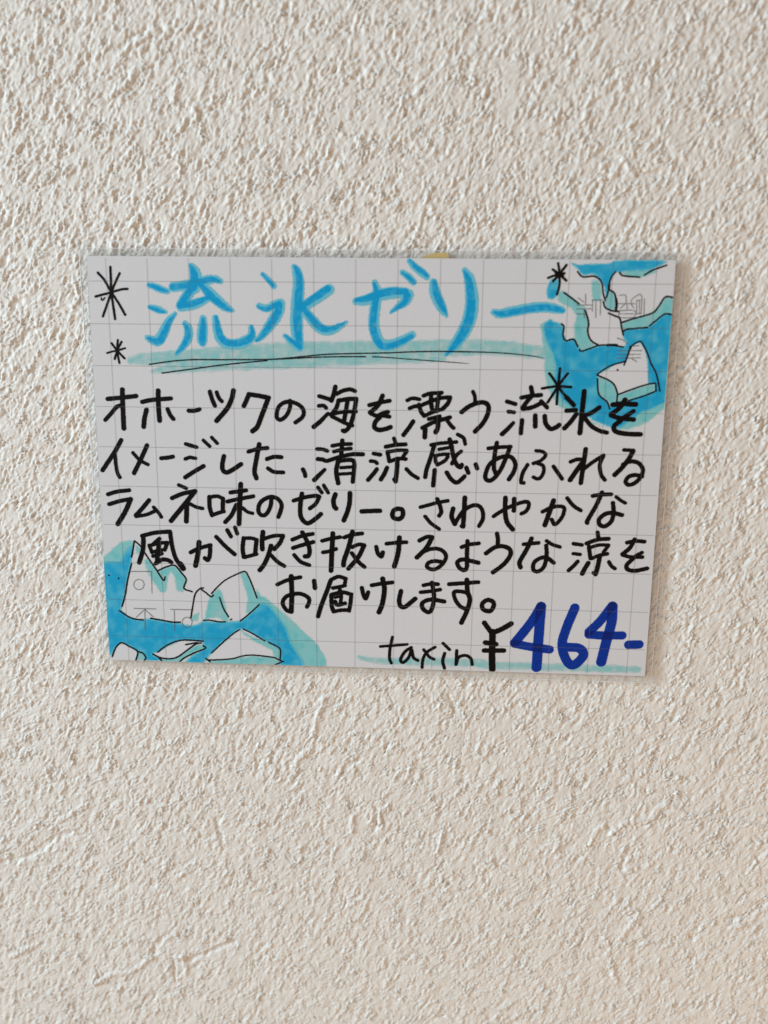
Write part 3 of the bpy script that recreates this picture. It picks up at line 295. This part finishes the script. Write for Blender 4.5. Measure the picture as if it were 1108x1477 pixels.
  ['34.58,-76.28 35.68,-77.93 36.97,-78.57 39.53,-80.88 43.39,-84.51 47.59,-88.50 50.51,-91.17 52.45,-95.27 52.44,-97.35 42.54,-97.30 41.31,-91.43 38.11,-86.70 35.58,-82.67 34.00,-80.34'],
  ['30.52,-87.94 36.39,-90.53 40.30,-92.67 40.42,-95.62 38.94,-94.97 38.32,-92.90 33.75,-90.61 31.00,-88.62'],
  ['21.31,-96.36 27.99,-95.64 33.33,-94.50 38.28,-94.99 40.58,-96.03 38.57,-97.35 22.27,-97.56'],
 ],
 'wall_ridge': [
  ['124.08,-146.34,1.09 125.54,-142.44,1.08 127.49,-141.21,1.08', '129.98,-143.02,1.08 133.49,-139.82,1.07 139.48,-138.82,1.07 141.23,-135.35,1.07 144.50,-134.46,1.06 148.69,-136.55,1.06 152.74,-137.14,1.06 162.84,-138.23,1.06 170.22,-140.18,1.06', '134.75,-167.83,1.12 137.41,-166.27,1.11 138.39,-168.46,1.12 135.77,-172.60,1.13 133.91,-175.94,1.13', '130.43,-176.11,1.13 131.55,-182.60,1.14 134.15,-189.91,1.15', '115.11,-144.80,1.09 115.35,-149.43,1.10', '133.19,-155.25,1.10 136.49,-153.54,1.10', '163.95,-170.80,1.11 167.24,-169.43,1.11', '-23.00,-145.77,1.12 -18.53,-142.88,1.11 -14.82,-140.43,1.11', '-16.52,-198.56,1.20 -10.36,-194.84,1.19 -5.13,-193.72,1.19 1.03,-188.37,1.18', '10.54,-187.88,1.17 11.02,-193.69,1.18', '-34.21,-186.87,1.19 -40.46,-190.54,1.20', '48.61,-117.51,1.05 50.00,-111.70,1.04 51.70,-106.65,1.03', '43.77,-127.21,1.07 44.49,-124.23,1.06 47.90,-121.91,1.06', '66.91,-144.28,1.08 66.53,-139.00,1.08', '64.50,-142.86,1.08 65.16,-139.06,1.08', '82.74,-151.24,1.09 83.98,-145.84,1.08', '59.37,-145.36,1.09 59.37,-140.80,1.08', '112.55,33.40,0.81 112.02,37.58,0.81 112.95,40.68,0.80', '120.71,28.11,0.82 123.77,24.38,0.82', '122.22,34.42,0.81 123.44,36.75,0.81', '5.91,50.40,0.82 8.60,51.93,0.82 12.18,54.22,0.82', '2.14,40.96,0.84 5.19,43.07,0.83 8.52,45.42,0.83', '17.96,29.37,0.85 18.36,25.01,0.85', '17.89,40.89,0.83 18.91,44.31,0.83', '22.93,36.35,0.84 22.75,39.01,0.83', '-20.88,33.81,0.86 -19.45,36.51,0.85', '7.58,33.72,0.85 6.28,31.57,0.85', '-8.46,3.41,0.89 -7.36,6.00,0.89', '-9.38,-6.21,0.91 -7.94,-3.56,0.90 -8.05,-0.50,0.90', '1.94,8.61,0.88 1.35,6.47,0.89', '6.24,12.45,0.88 7.73,14.98,0.87'],
 ],
 'wall_groove': [
  ['133.56,-150.56,1.09 133.48,-154.46,1.10', '162.70,-168.46,1.11 168.29,-166.20,1.10 172.49,-162.05,1.10', '-40.65,-159.48,1.15 -33.25,-157.56,1.14 -25.59,-151.71,1.13 -20.40,-149.15,1.12', '21.49,-143.54,1.10 22.06,-147.36,1.10 23.36,-150.39,1.11', '1.07,-187.54,1.18 4.24,-182.42,1.17 6.50,-180.66,1.16', '11.20,-189.50,1.17 20.09,-184.90,1.16 25.23,-182.17,1.16', '7.17,-189.72,1.18 7.97,-196.38,1.19', '65.20,-145.11,1.09 65.84,-138.28,1.07', '57.33,-126.70,1.06 61.37,-123.61,1.05', '84.97,-104.87,1.02 86.72,-109.04,1.02', '138.48,34.88,0.80 142.77,35.90,0.80 149.31,36.14,0.80 151.80,37.41,0.80', '124.34,24.38,0.82 131.61,24.38,0.82', '115.08,28.65,0.82 120.19,27.58,0.82', '146.20,25.96,0.81 148.53,27.54,0.81', '5.70,51.69,0.82 8.12,53.74,0.82 11.96,55.51,0.82', '14.88,56.76,0.81 15.64,54.71,0.81', '-4.18,55.39,0.82 -2.31,57.43,0.82', '-24.45,-16.17,0.93 -20.30,-11.63,0.92', '-24.50,-5.87,0.91 -22.51,-4.54,0.91', '-25.97,3.77,0.90 -24.31,6.80,0.89'],
 ],
}
# ------------------------------------------------------------------ materials
def wall_material():
    m, nt, b = nodes_of("wallpaper_vinyl")
    n = noise_node(nt, 60, 4)
    col = mix_color(nt, n.outputs["Fac"], (0.74, 0.698, 0.63), (0.805, 0.765, 0.695))
    nt.links.new(col, b.inputs["Base Color"])
    b.inputs["Roughness"].default_value = 0.62
    b.inputs["Specular IOR Level"].default_value = 0.35
    n2 = noise_node(nt, 2600, 3, 0.6)
    bp = nt.nodes.new("ShaderNodeBump")
    bp.inputs["Strength"].default_value = 0.5
    bp.inputs["Distance"].default_value = 0.00012
    nt.links.new(n2.outputs["Fac"], bp.inputs["Height"])
    nt.links.new(bp.outputs["Normal"], b.inputs["Normal"])
    return m

def coat(b):
    b.inputs["Coat Weight"].default_value = 0.15
    b.inputs["Coat Roughness"].default_value = 0.16
    b.inputs["Specular IOR Level"].default_value = 0.1
    b.inputs["Roughness"].default_value = 0.6

def paper_material():
    m, nt, b = nodes_of("laminated_paper")
    n = noise_node(nt, 900, 5, 0.7)
    nt.links.new(mix_color(nt, n.outputs["Fac"], (0.63, 0.625, 0.625), (0.68, 0.675, 0.675)), b.inputs["Base Color"])
    coat(b)
    n2 = noise_node(nt, 45, 2)
    bp = nt.nodes.new("ShaderNodeBump")
    bp.inputs["Strength"].default_value = 0.25
    bp.inputs["Distance"].default_value = 0.0004
    nt.links.new(n2.outputs["Fac"], bp.inputs["Height"])
    nt.links.new(bp.outputs["Normal"], b.inputs["Coat Normal"])
    return m

def ink_material(name, thin, full, a_full=0.97, knee=0.6):
    """ink whose cover follows the ink laid down; thin where little ink lies"""
    m, nt, b = nodes_of(name)
    at = nt.nodes.new("ShaderNodeAttribute"); at.attribute_name = "ink"
    cr = nt.nodes.new("ShaderNodeMapRange")
    cr.inputs["From Min"].default_value = 0.32
    cr.inputs["From Max"].default_value = 0.85
    nt.links.new(at.outputs["Fac"], cr.inputs["Value"])
    nt.links.new(mix_color(nt, cr.outputs["Result"], thin, full), b.inputs["Base Color"])
    mr = nt.nodes.new("ShaderNodeMapRange")
    mr.inputs["From Min"].default_value = 0.02
    mr.inputs["From Max"].default_value = knee
    mr.inputs["To Max"].default_value = a_full
    nt.links.new(at.outputs["Fac"], mr.inputs["Value"])
    nt.links.new(mr.outputs["Result"], b.inputs["Alpha"])
    coat(b)
    return m

M_WALL = wall_material()
M_PAPER = paper_material()
M_BLACK = ink_material("black_marker", (0.02, 0.014, 0.012), (0.002, 0.0015, 0.0015), 1.0, 0.75)
M_FINE = ink_material("black_fineliner", (0.03, 0.02, 0.022), (0.006, 0.004, 0.006), 1.0, 0.75)
M_TITLE = ink_material("blue_brush_pen", (0.17, 0.58, 0.68), (0.004, 0.33, 0.61), 0.96, 0.42)
M_WBLUE = ink_material("blue_wash_ink", (0.15, 0.57, 0.66), (0.012, 0.36, 0.60), 0.95, 0.42)
M_TEAL = ink_material("teal_wash_ink", (0.34, 0.68, 0.66), (0.14, 0.50, 0.51), 0.92, 0.6)
M_PRICE = ink_material("navy_marker", (0.0005, 0.050, 0.42), (0.0005, 0.014, 0.15), 0.985, 0.45)
M_PRINT = ink_material("grey_print", (0.16, 0.16, 0.15), (0.16, 0.16, 0.15), 0.6, 0.8)

def grid_material():
    m, nt, b = nodes_of("printed_rule_grey")
    b.inputs["Base Color"].default_value = (0.16, 0.155, 0.15, 1)
    b.inputs["Alpha"].default_value = 0.29
    coat(b)
    return m
M_GRID = grid_material()

def film_material(name, haze):
    m = bpy.data.materials.new(name); m.use_nodes = True
    nt = m.node_tree; nt.nodes.clear()
    out = nt.nodes.new("ShaderNodeOutputMaterial")
    tr = nt.nodes.new("ShaderNodeBsdfTransparent"); tr.inputs[0].default_value = (0.97, 0.97, 0.96, 1)
    gl = nt.nodes.new("ShaderNodeBsdfGlossy"); gl.inputs["Roughness"].default_value = 0.2
    df = nt.nodes.new("ShaderNodeBsdfDiffuse"); df.inputs[0].default_value = (0.8, 0.8, 0.8, 1)
    fr = nt.nodes.new("ShaderNodeFresnel"); fr.inputs[0].default_value = 1.45
    ge = nt.nodes.new("ShaderNodeNewGeometry"); mu = nt.nodes.new("ShaderNodeMath"); iv = nt.nodes.new("ShaderNodeMath")
    iv.operation = 'SUBTRACT'; iv.inputs[0].default_value = 1.0; mu.operation = 'MULTIPLY'
    nt.links.new(ge.outputs["Backfacing"], iv.inputs[1])
    nt.links.new(fr.outputs[0], mu.inputs[0]); nt.links.new(iv.outputs[0], mu.inputs[1])
    m1 = nt.nodes.new("ShaderNodeMixShader"); m2 = nt.nodes.new("ShaderNodeMixShader")
    nt.links.new(mu.outputs[0], m1.inputs[0]); nt.links.new(tr.outputs[0], m1.inputs[1]); nt.links.new(gl.outputs[0], m1.inputs[2])
    m2.inputs[0].default_value = haze
    nt.links.new(m1.outputs[0], m2.inputs[1]); nt.links.new(df.outputs[0], m2.inputs[2])
    nt.links.new(m2.outputs[0], out.inputs[0])
    return m
M_FILM = film_material("clear_film", 0.12)
M_RIM = film_material("cut_film_edge", 0.9)

# ------------------------------------------------------------------ traced strokes
def parse(s):
    return [tuple(float(a) for a in t.split(',')) for t in s.split()]

def smooth_line(p, sub=6):
    p = np.array(p)
    if len(p) < 3: 
        return p
    q = np.vstack([2 * p[0] - p[1], p, 2 * p[-1] - p[-2]])
    out = []
    for i in range(1, len(q) - 2):
        a, b, c, d = q[i - 1], q[i], q[i + 1], q[i + 2]
        for t in np.arange(sub) / sub:
            out.append(0.5 * (2 * b + (c - a) * t + (2 * a - 5 * b + 4 * c - d) * t * t + (3 * b - a - 3 * c + d) * t ** 3))
    out.append(q[-2])
    return np.array(out)

def stroke_sd(X, Y, line):
    """signed distance to a stroke of varying width, and how far along it lies nearest"""
    best = np.full(X.shape, 1e3)
    for k in range(max(1, len(line) - 1)):
        a = line[k]; b = line[min(k + 1, len(line) - 1)]
        dx, dy = b[0] - a[0], b[1] - a[1]
        L2 = dx * dx + dy * dy + 1e-9
        t = np.clip(((X - a[0]) * dx + (Y - a[1]) * dy) / L2, 0, 1)
        d = np.hypot(X - a[0] - t * dx, Y - a[1] - t * dy) - 0.5 * np.maximum(0.05, a[2] + (b[2] - a[2]) * t)
        best = np.minimum(best, d)
    return best

def ss(x, a, b):
    t = np.clip((x - a) / (b - a), 0, 1)
    return t * t * (3 - 2 * t)

# ------------------------------------------------------------------ wall
WALL_OUT = -1.40
def build_wall():
    h = 0.22
    ny, nx = 1440, 1232
    sh = (ny, nx)
    x0, y1 = -68.0, 86.0
    R_ = math.radians
    lin = np.linspace(0, 1, ny)[:, None] * np.ones((1, nx))
    soft = lambda f, k: 1 / (1 + np.exp(-f * k))
    mod = 1.35 * field(sh, 5, 5.0, 22.0, h, R_(30), 1.4)
    turn = soft(field(sh, 20, 6.0, 30.0, h), 2.5)
    finer = soft(field(sh, 21, 6.0, 30.0, h) * 0.5 + (lin - 0.55) * 2.2, 3.0)    # lower down the plaster is worked finer
    gran = field(sh, 1, 0.36, 0.9, h)                                            # fine grains
    med_a = field(sh, 2, 1.0, 3.2, h, R_(66), 1.9) * turn + field(sh, 22, 1.0, 3.2, h, R_(38), 1.75) * (1 - turn)
    med_b = field(sh, 23, 0.75, 2.3, h, R_(72), 1.7) * turn + field(sh, 24, 0.75, 2.3, h, R_(28), 1.7) * (1 - turn)
    med = med_a * (1 - finer) + 0.66 * med_b * finer
    big = field(sh, 3, 2.0, 6.0, h, R_(64), 2.2)
    low = field(sh, 4, 9.0, 40.0, h)
    # long creases dragged by the trowel
    def creases(s, lo, hi, ang, st, sharp, bar, mlo, mhi):
        f = field(sh, s, lo, hi, h, R_(ang), st) + 0.10 * gran
        return np.clip(1 - np.abs(f) * sharp, 0, 1) ** 1.3 * np.clip(field(sh, s + 1, mlo, mhi, h, R_(ang), 2.0) - bar, 0, 1.3)
    ridge = creases(30, 1.2, 6.0, 64, 4.0, 2.4, 0.55, 3.0, 12.0) + 0.8 * creases(32, 1.6, 9.0, 30, 4.5, 3.2, 0.75, 4.0, 15.0)
    groove = creases(34, 1.4, 7.0, 58, 4.0, 2.8, 0.7, 3.0, 12.0) + 0.7 * creases(36, 1.6, 9.0, 100, 4.0, 3.2, 0.8, 4.0, 15.0)
    # overlapping skins of plaster that end in small wandering steps
    pl = field(sh, 10, 5.0, 34.0, h, R_(25), 1.5) + 0.10 * field(sh, 11, 0.9, 4.0, h)
    vis = soft(field(sh, 13, 5.0, 22.0, h) - 0.3, 3.0)
    steps = sum(soft(pl - c, 22.0) for c in (-1.1, -0.2, 0.7, 1.5))
    steps = steps - sum(soft(pl - c, 2.2) for c in (-1.1, -0.2, 0.7, 1.5))       # only the lip of each skin, not a terrace
    flat = soft(field(sh, 14, 4.0, 16.0, h, R_(25), 1.6) - 0.95, 6.0)
    pits = np.clip(field(sh, 12, 0.8, 2.4, h) - 1.6, 0, 2)
    amp = np.clip(1.0 + 0.25 * mod, 0.55, 1.5) * (1 - 0.6 * flat) * (0.92 - 0.08 * lin)
    z = amp * (0.028 * gran + 0.112 * med + 0.072 * big) + 0.04 * low
    z += 0.42 * ridge - 0.32 * groove + (0.30 + 0.10 * lin) * steps * vis - 0.08 * pits
    # the creases and lips that stand out most, where they are on this wall
    def mark(keys, height):
        for s in keys:
            l = smooth_line(parse(s))
            lo, hi = l[:, :2].min(0) - 2.5, l[:, :2].max(0) + 2.5
            c0, c1 = max(0, int((lo[0] - x0) / h)), min(nx, int((hi[0] - x0) / h) + 1)
            r0, r1 = max(0, int((y1 - hi[1]) / h)), min(ny, int((y1 - lo[1]) / h) + 1)
            gx, gy = np.meshgrid(x0 + np.arange(c0, c1) * h, y1 - np.arange(r0, r1) * h)
            sd = stroke_sd(gx + 0.25 * big[r0:r1, c0:c1], gy + 0.2 * med[r0:r1, c0:c1], l)
            z[r0:r1, c0:c1] += height * ss(-sd, -0.55, 0.35) * np.clip(0.8 + 0.25 * med[r0:r1, c0:c1], 0.2, 1.3)
    mark(INK['wall_ridge'][0], 0.40)
    mark(INK['wall_groove'][0], -0.42)
    z -= z.mean()
    z = np.where(z > 0.35, 0.35 + 0.3 * np.tanh((z - 0.35) / 0.3), z)
    z = np.clip(z, -1.0, 0.7)
    # fine in the middle, coarse towards the far edges (the field repeats there)
    ix = np.concatenate([np.arange(-504, 0, 3), np.arange(0, nx), np.arange(nx, nx + 505, 3)])
    iy = np.concatenate([np.arange(-504, 0, 3), np.arange(0, ny), np.arange(ny, ny + 505, 3)])
    X = x0 + ix * h
    Y = y1 - iy * h
    Z = z[np.ix_(iy % ny, ix % nx)] + WALL_OUT
    gx, gy = np.meshgrid(X, Y)
    v = np.stack([gx * MM, -Z * MM, gy * MM], -1).reshape(-1, 3)
    a, b = len(iy), len(ix)
    idx = np.arange(a * b).reshape(a, b)
    f = np.stack([idx[1:, :-1], idx[1:, 1:], idx[:-1, 1:], idx[:-1, :-1]], -1).reshape(-1, 4)
    o = new_mesh("wall", v, f, M_WALL, smooth=True)
    return tag(o, "cream wall of rough trowelled plaster texture behind the card", "wall", "structure")
build_wall()

# ------------------------------------------------------------------ card
card = empty("price_card")
tag(card, "laminated handwritten price card with blue ice floe drawings on the cream wall", "price card")

TL, TR, BR, BL = (-4.62, 5.85), (134.28, 5.40), (134.74, -97.18), (-5.20, -96.78)

def quad_offset(d):
    ins = [(TL, (-1, 1)), (TR, (1, 1)), (BR, (1, -1)), (BL, (-1, -1))]
    return [(p[0] + s[0] * d, p[1] + s[1] * d) for p, s in ins]

def ring_path(d, per_edge=24):
    """the card's outline moved out by d, the film's corners a little rounded"""
    q = quad_offset(d)
    pts = []
    r = max(0.0, d - 0.2) * 1.0
    if r > 0:
        for k in range(4):
            p, n, m = Vector(q[k]), Vector(q[(k + 1) % 4]), Vector(q[k - 1])
            un, um = (n - p).normalized(), (m - p).normalized()
            nn = (q[(k + 1) % 4])
            a = p + un * r
            e = Vector(nn) - un * r
            h6 = 6
            c = p + (un + um) * r
            for t in range(h6):          # corner arc
                ang = math.pi / 2 * (t / h6)
                pts.append(list(c - un * r * math.cos(ang) * 1.0 - um * r * math.sin(ang)))
            for t in range(per_edge - h6):
                u = t / (per_edge - h6)
                pts.append(list(a + (e - a) * u))
        return pts
    for k in range(4):
        a, b = q[k], q[(k + 1) % 4]
        for t in range(per_edge):
            u = t / per_edge
            pts.append([a[0] + (b[0] - a[0]) * u, a[1] + (b[1] - a[1]) * u])
    return pts

def build_paper():
    f = quad_offset(0)
    v = [W(x, y, 0.0) for x, y in f] + [W(x, y, -0.26) for x, y in f]
    fa = [(3, 2, 1, 0), (4, 5, 6, 7)] + [(k, (k + 1) % 4, 4 + (k + 1) % 4, 4 + k) for k in range(4)]
    return new_mesh("paper", v, fa, M_PAPER, card)
build_paper()

def build_film():
    """the clear border of the laminating pouch round the paper"""
    rng = np.random.default_rng(5)
    prof = [(0.03, 0.08), (0.32, -0.09), (0.8, -0.12), (1.74, -0.11), (1.86, -0.15), (1.86, -0.22), (1.74, -0.25), (0.8, -0.2), (0.35, -0.24), (0.03, -0.33)]
    per = 24
    n = per * 4
    base = ring_path(0, per)
    wob = np.convolve(rng.standard_normal(n + 8), np.ones(9) / 9, 'valid')[:n] * 0.22
    v = []
    for d, z in prof:
        rp = ring_path(d, per)
        for k, (x, y) in enumerate(rp):
            v.append(W(x, y, z + wob[k] * max(0, d - 0.5) / 1.3))
    f, mi = [], []
    L = len(prof)
    for r in range(L):
        r2 = (r + 1) % L
        for k in range(n):
            k2 = (k + 1) % n
            f.append((r * n + k, r * n + k2, r2 * n + k2, r2 * n + k))
            mi.append(1 if r in (3, 4, 5) else 0)
    o = new_mesh("laminate_film", v, f, [M_FILM, M_RIM], card, smooth=False)
    o.data.polygons.foreach_set("material_index", mi)
    return o
build_film()

def build_grid():
    out, v, f = 0.060, [], []
    def rect(x0, y0, x1, y1, z):
        k = len(v)
        v.extend([W(x0, y0, z), W(x1, y0, z), W(x1, y1, z), W(x0, y1, z)])
        f.append((k, k + 1, k + 2, k + 3))
    w = 0.085
    for i in range(14):
        rect(i * 10 - w, -96.9, i * 10 + w, 5.3, out)
    for j in range(10):
        rect(-4.5, -j * 10 - w, 134.2, -j * 10 + w, out + 0.004)
    return new_mesh("printed_grid", v, f, M_GRID, card)
build_grid()

# ------------------------------------------------------------------ ink laid on the paper
NZ = 1024
N_EDGE = field((NZ, NZ), 21, 0.25, 1.5, 0.1)
N_SOFT = field((NZ, NZ), 22, 1.2, 6.0, 0.1)
N_STREAK = field((NZ, NZ), 23, 0.3, 1.6, 0.1, math.radians(40), 6.0)
N_FLAT = field((NZ, NZ), 24, 0.35, 2.2, 0.1, math.radians(2), 9.0)
N_CLOUD = field((NZ, NZ), 25, 2.5, 14.0, 0.1)

def look(F, X, Y, sc=1.0):
    return F[(np.abs(np.floor(Y / 0.1 / sc)).astype(int)) % NZ, (np.floor(X / 0.1 / sc).astype(int)) % NZ]

def poly_sd(X, Y, P):
    P = np.array(P)
    d = np.full(X.shape, 1e9)
    ins = np.zeros(X.shape, bool)
    for k in range(len(P)):
        a, b = P[k], P[(k + 1) % len(P)]
        dx, dy = b - a
        t = np.clip(((X - a[0]) * dx + (Y - a[1]) * dy) / (dx * dx + dy * dy + 1e-9), 0, 1)
        d = np.minimum(d, np.hypot(X - a[0] - t * dx, Y - a[1] - t * dy))
        c = ((a[1] > Y) != (b[1] > Y))
        with np.errstate(divide='ignore', invalid='ignore'):
            ins ^= c & (X < (b[0] - a[0]) * (Y - a[1]) / (b[1] - a[1]) + a[0])
    return np.where(ins, -d, d)

def sheet(name, X, Y, D, out, mat, parent):
    """a mesh of the inked cells only, with the amount of ink on each vertex"""
    a, b = X.shape
    s = np.clip((5.6 - Y) / 102.6, 0, 1); r = np.clip((X + 4.9) / 139.4, 0, 1)     # nothing runs over the paper's cut edges
    D = D * ((X > -4.56 - 0.58 * s) & (X < 134.2 + 0.46 * s) & (Y < 5.78 - 0.45 * r) & (Y > -96.72 - 0.40 * r))
    on = D > 0.02
    cell = on[1:, :-1] | on[1:, 1:] | on[:-1, 1:] | on[:-1, :-1]
    idx = np.arange(a * b).reshape(a, b)
    f = np.stack([idx[1:, :-1], idx[1:, 1:], idx[:-1, 1:], idx[:-1, :-1]], -1)[cell]
    used = np.unique(f)
    re = np.zeros(a * b, np.int64); re[used] = np.arange(len(used))
    v = np.stack([X.ravel() * MM, np.full(a * b, -out * MM), Y.ravel() * MM], -1)[used]
    o = new_mesh(name, v, re[f], mat, parent)
    at = o.data.attributes.new("ink", 'FLOAT', 'POINT')
    at.data.foreach_set("value", D.ravel()[used].astype(np.float32))
    return o

def frame(lo, hi, h, pad):
    """a lattice over the marks, kept inside the paper"""
    x0, x1 = max(lo[0] - pad, -5.2), min(hi[0] + pad, 134.8)
    y0, y1 = max(lo[1] - pad, -97.2), min(hi[1] + pad, 5.9)
    xs = np.linspace(x0, x1, max(2, int((x1 - x0) / h) + 1)); ys = np.linspace(y1, y0, max(2, int((y1 - y0) / h) + 1))
    return np.meshgrid(xs, ys)

def draw(name, strokes, kind, mat, out, parent, h=0.12, seed=0):
    lines = [smooth_line(parse(s)) for s in strokes]
    allp = np.vstack(lines)
    pad = allp[:, 2].max() * 0.5 + 0.5
    X, Y = frame(allp[:, :2].min(0), allp[:, :2].max(0), h, pad)
    D = np.zeros(X.shape)
    e = look(N_EDGE, X + seed * 3.7, Y)
    if kind in ('pen', 'fine'):
        fat = 0.055 if kind == 'pen' else 0.0
        for l in lines:
            D = np.maximum(D, ss(-(stroke_sd(X, Y, l) - fat + 0.022 * e), -0.05, 0.06))
    elif kind == 'marker':
        st = look(N_STREAK, X, Y)
        for l in lines:
            d = ss(-(stroke_sd(X, Y, l) - 0.07 + 0.02 * e), -0.06, 0.08) * np.clip(0.60 + 0.05 * st, 0.4, 0.8)
            D = np.maximum(D, d) + 0.55 * np.minimum(D, d)
        D = np.clip(D, 0, 1)
    elif kind == 'brush':
        rng = random.Random(seed)
        st = look(N_STREAK, X, Y); so = look(N_CLOUD, X, Y, 0.6)
        for l in lines:
            sd = stroke_sd(X, Y, l) - 0.10 + 0.07 * e
            rim = ss(-sd, -0.10, 0.16)
            sh = l.copy(); sh[:, 2] *= 0.70
            a = rng.uniform(0, 6.28); off = l[:, 2].mean() * 0.15
            sh[:, 0] += off * math.cos(a); sh[:, 1] += off * math.sin(a)
            core = ss(-(stroke_sd(X, Y, sh) + 0.06 * st), -0.16, 0.24)
            d = rim * (0.38 + 0.06 * st * (1 - core)) + (0.46 + 0.05 * so) * core
            D = np.maximum(D, d) + 0.22 * np.minimum(D, d)
        D = np.clip(D, 0, 1)
    elif kind == 'wash':
        st = look(N_FLAT, X, Y); so = look(N_CLOUD, X, Y)
        for l in lines:
            d = ss(-(stroke_sd(X, Y, l) + 0.05 * e + 0.14 * st), -0.4, 0.5) * np.clip(0.38 + 0.035 * st + 0.07 * so, 0.2, 1)
            D = np.maximum(D, d) + 0.25 * np.minimum(D, d)
    return sheet(name, X, Y, D, out, mat, parent)

def paint(name, polys, mat, out, parent, soft, base, h=0.22, holes=(), extra=()):
    P = [[p[:2] for p in parse(s)] for s in polys]
    allp = np.vstack([np.array(p) for p in P] + [np.array([q[:2] for q in parse(s)]) for s in extra])
    X, Y = frame(allp.min(0), allp.max(0), h, 1.0)
    e = look(N_EDGE, X, Y); st = look(N_STREAK, X, Y); so = look(N_CLOUD, X, Y, 1.3)
    D = np.zeros(X.shape)
    for p in P:
        sd = poly_sd(X, Y, p) + 0.10 * e + 0.10 * so
        D = np.maximum(D, ss(-sd, -soft, soft))
    for s in extra:
        D = np.maximum(D, ss(-(stroke_sd(X, Y, smooth_line(parse(s))) + 0.08 * e), -soft, soft))
    for s in holes:
        D *= 1 - ss(-(poly_sd(X, Y, [p[:2] for p in parse(s)]) + 0.06 * e), -0.2, 0.25)
    D = D * np.clip(base + 0.025 * st + 0.075 * so, 0.15, 1)
    return sheet(name, X, Y, D, out, mat, parent)

# reversed printing that shows faintly through the sheet
for key, wash in (('a', 'ice_a_line'), ('b', 'ice_b_line')):
    g = empty("ice_floe_drawing", card)
    g["label"] = "ice floes under a blue sea, with a tall pointed berg" if key == 'b' else "ice floes and an open blue channel"
    pr = draw("show_through_print", INK['print_' + key][0], 'fine', M_PRINT, 0.036, g)
    paint("teal_shading", [c[0] for c in INK['wash_%s_teal' % key]], M_TEAL, 0.016, g, 0.35, 0.62)
    bl = INK['wash_%s_blue' % key]
    paint("blue_sea", [c[0] for c in bl], M_WBLUE, 0.024, g, 0.28 if key == 'a' else 0.5, 0.80,
          holes=[c[1] for c in bl if len(c) > 1], extra=INK['wash_a_bluestroke'][0] if key == 'a' else ())
    draw("ice_outline", INK[wash][0], 'fine', M_FINE, 0.040, g, h=0.10)

draw("teal_underline", INK['underline'][0], 'wash', M_TEAL, 0.012, card, h=0.2, seed=3)
draw("teal_underline", INK['priceline'][0], 'wash', M_TEAL, 0.012, card, h=0.2, seed=4)
draw("ruled_line", INK['rules'][0], 'fine', M_FINE, 0.044, card, h=0.09)

head = empty("heading", card)
for i, ch in enumerate(INK['title']):
    draw("character", ch, 'brush', M_TITLE, 0.030 + 0.001 * (i % 2), head, h=0.15, seed=11 + i)
for i, ch in enumerate(INK['star']):
    draw("star_mark", ch, 'pen', M_BLACK, 0.047, card, h=0.10, seed=i)
text = empty("description", card)
for i, ch in enumerate(INK['text']):
    draw("character", ch, 'pen', M_BLACK, 0.050 + 0.001 * (i % 3), text, seed=i)
tax = empty("tax_note", card)
for i, ch in enumerate(INK['tax']):
    draw("letter", ch, 'pen', M_BLACK, 0.050 + 0.001 * (i % 3), tax, h=0.10, seed=i)
pr = empty("price", card)
draw("yen_sign", INK['yen'][0], 'pen', M_BLACK, 0.050, pr, h=0.11)
for i, ch in enumerate(INK['price']):
    draw("dash" if i == 3 else "digit", ch, 'marker', M_PRICE, 0.050 + 0.001 * (i % 2), pr, h=0.14, seed=i)

# ------------------------------------------------------------------ yellow tape behind the top edge
def build_tape():
    m, nt, b = nodes_of("yellow_tape")
    n = noise_node(nt, 700, 3)
    nt.links.new(mix_color(nt, n.outputs["Fac"], (0.68, 0.45, 0.008), (0.78, 0.54, 0.012)), b.inputs["Base Color"])
    b.inputs["Roughness"].default_value = 0.5
    top = [(75.1, 5.7), (76.1, 6.05), (77.1, 6.45), (78.4, 6.7), (79.6, 6.85), (81.2, 7.0), (81.75, 6.5), (81.9, 5.5), (81.7, 3.0), (81.5, 0.5), (75.6, 0.5), (75.2, 3.0)]
    n_ = len(top)
    v = [W(x, y, -0.34) for x, y in top] + [W(x, y, -0.75) for x, y in top]
    f = [tuple(range(n_))[::-1], tuple(range(n_, 2 * n_))] + [(k, (k + 1) % n_, n_ + (k + 1) % n_, n_ + k) for k in range(n_)]
    o = new_mesh("adhesive_tape", v, f, m)
    return tag(o, "small yellow scrap of tape peeking out above the card's top edge", "tape")
build_tape()
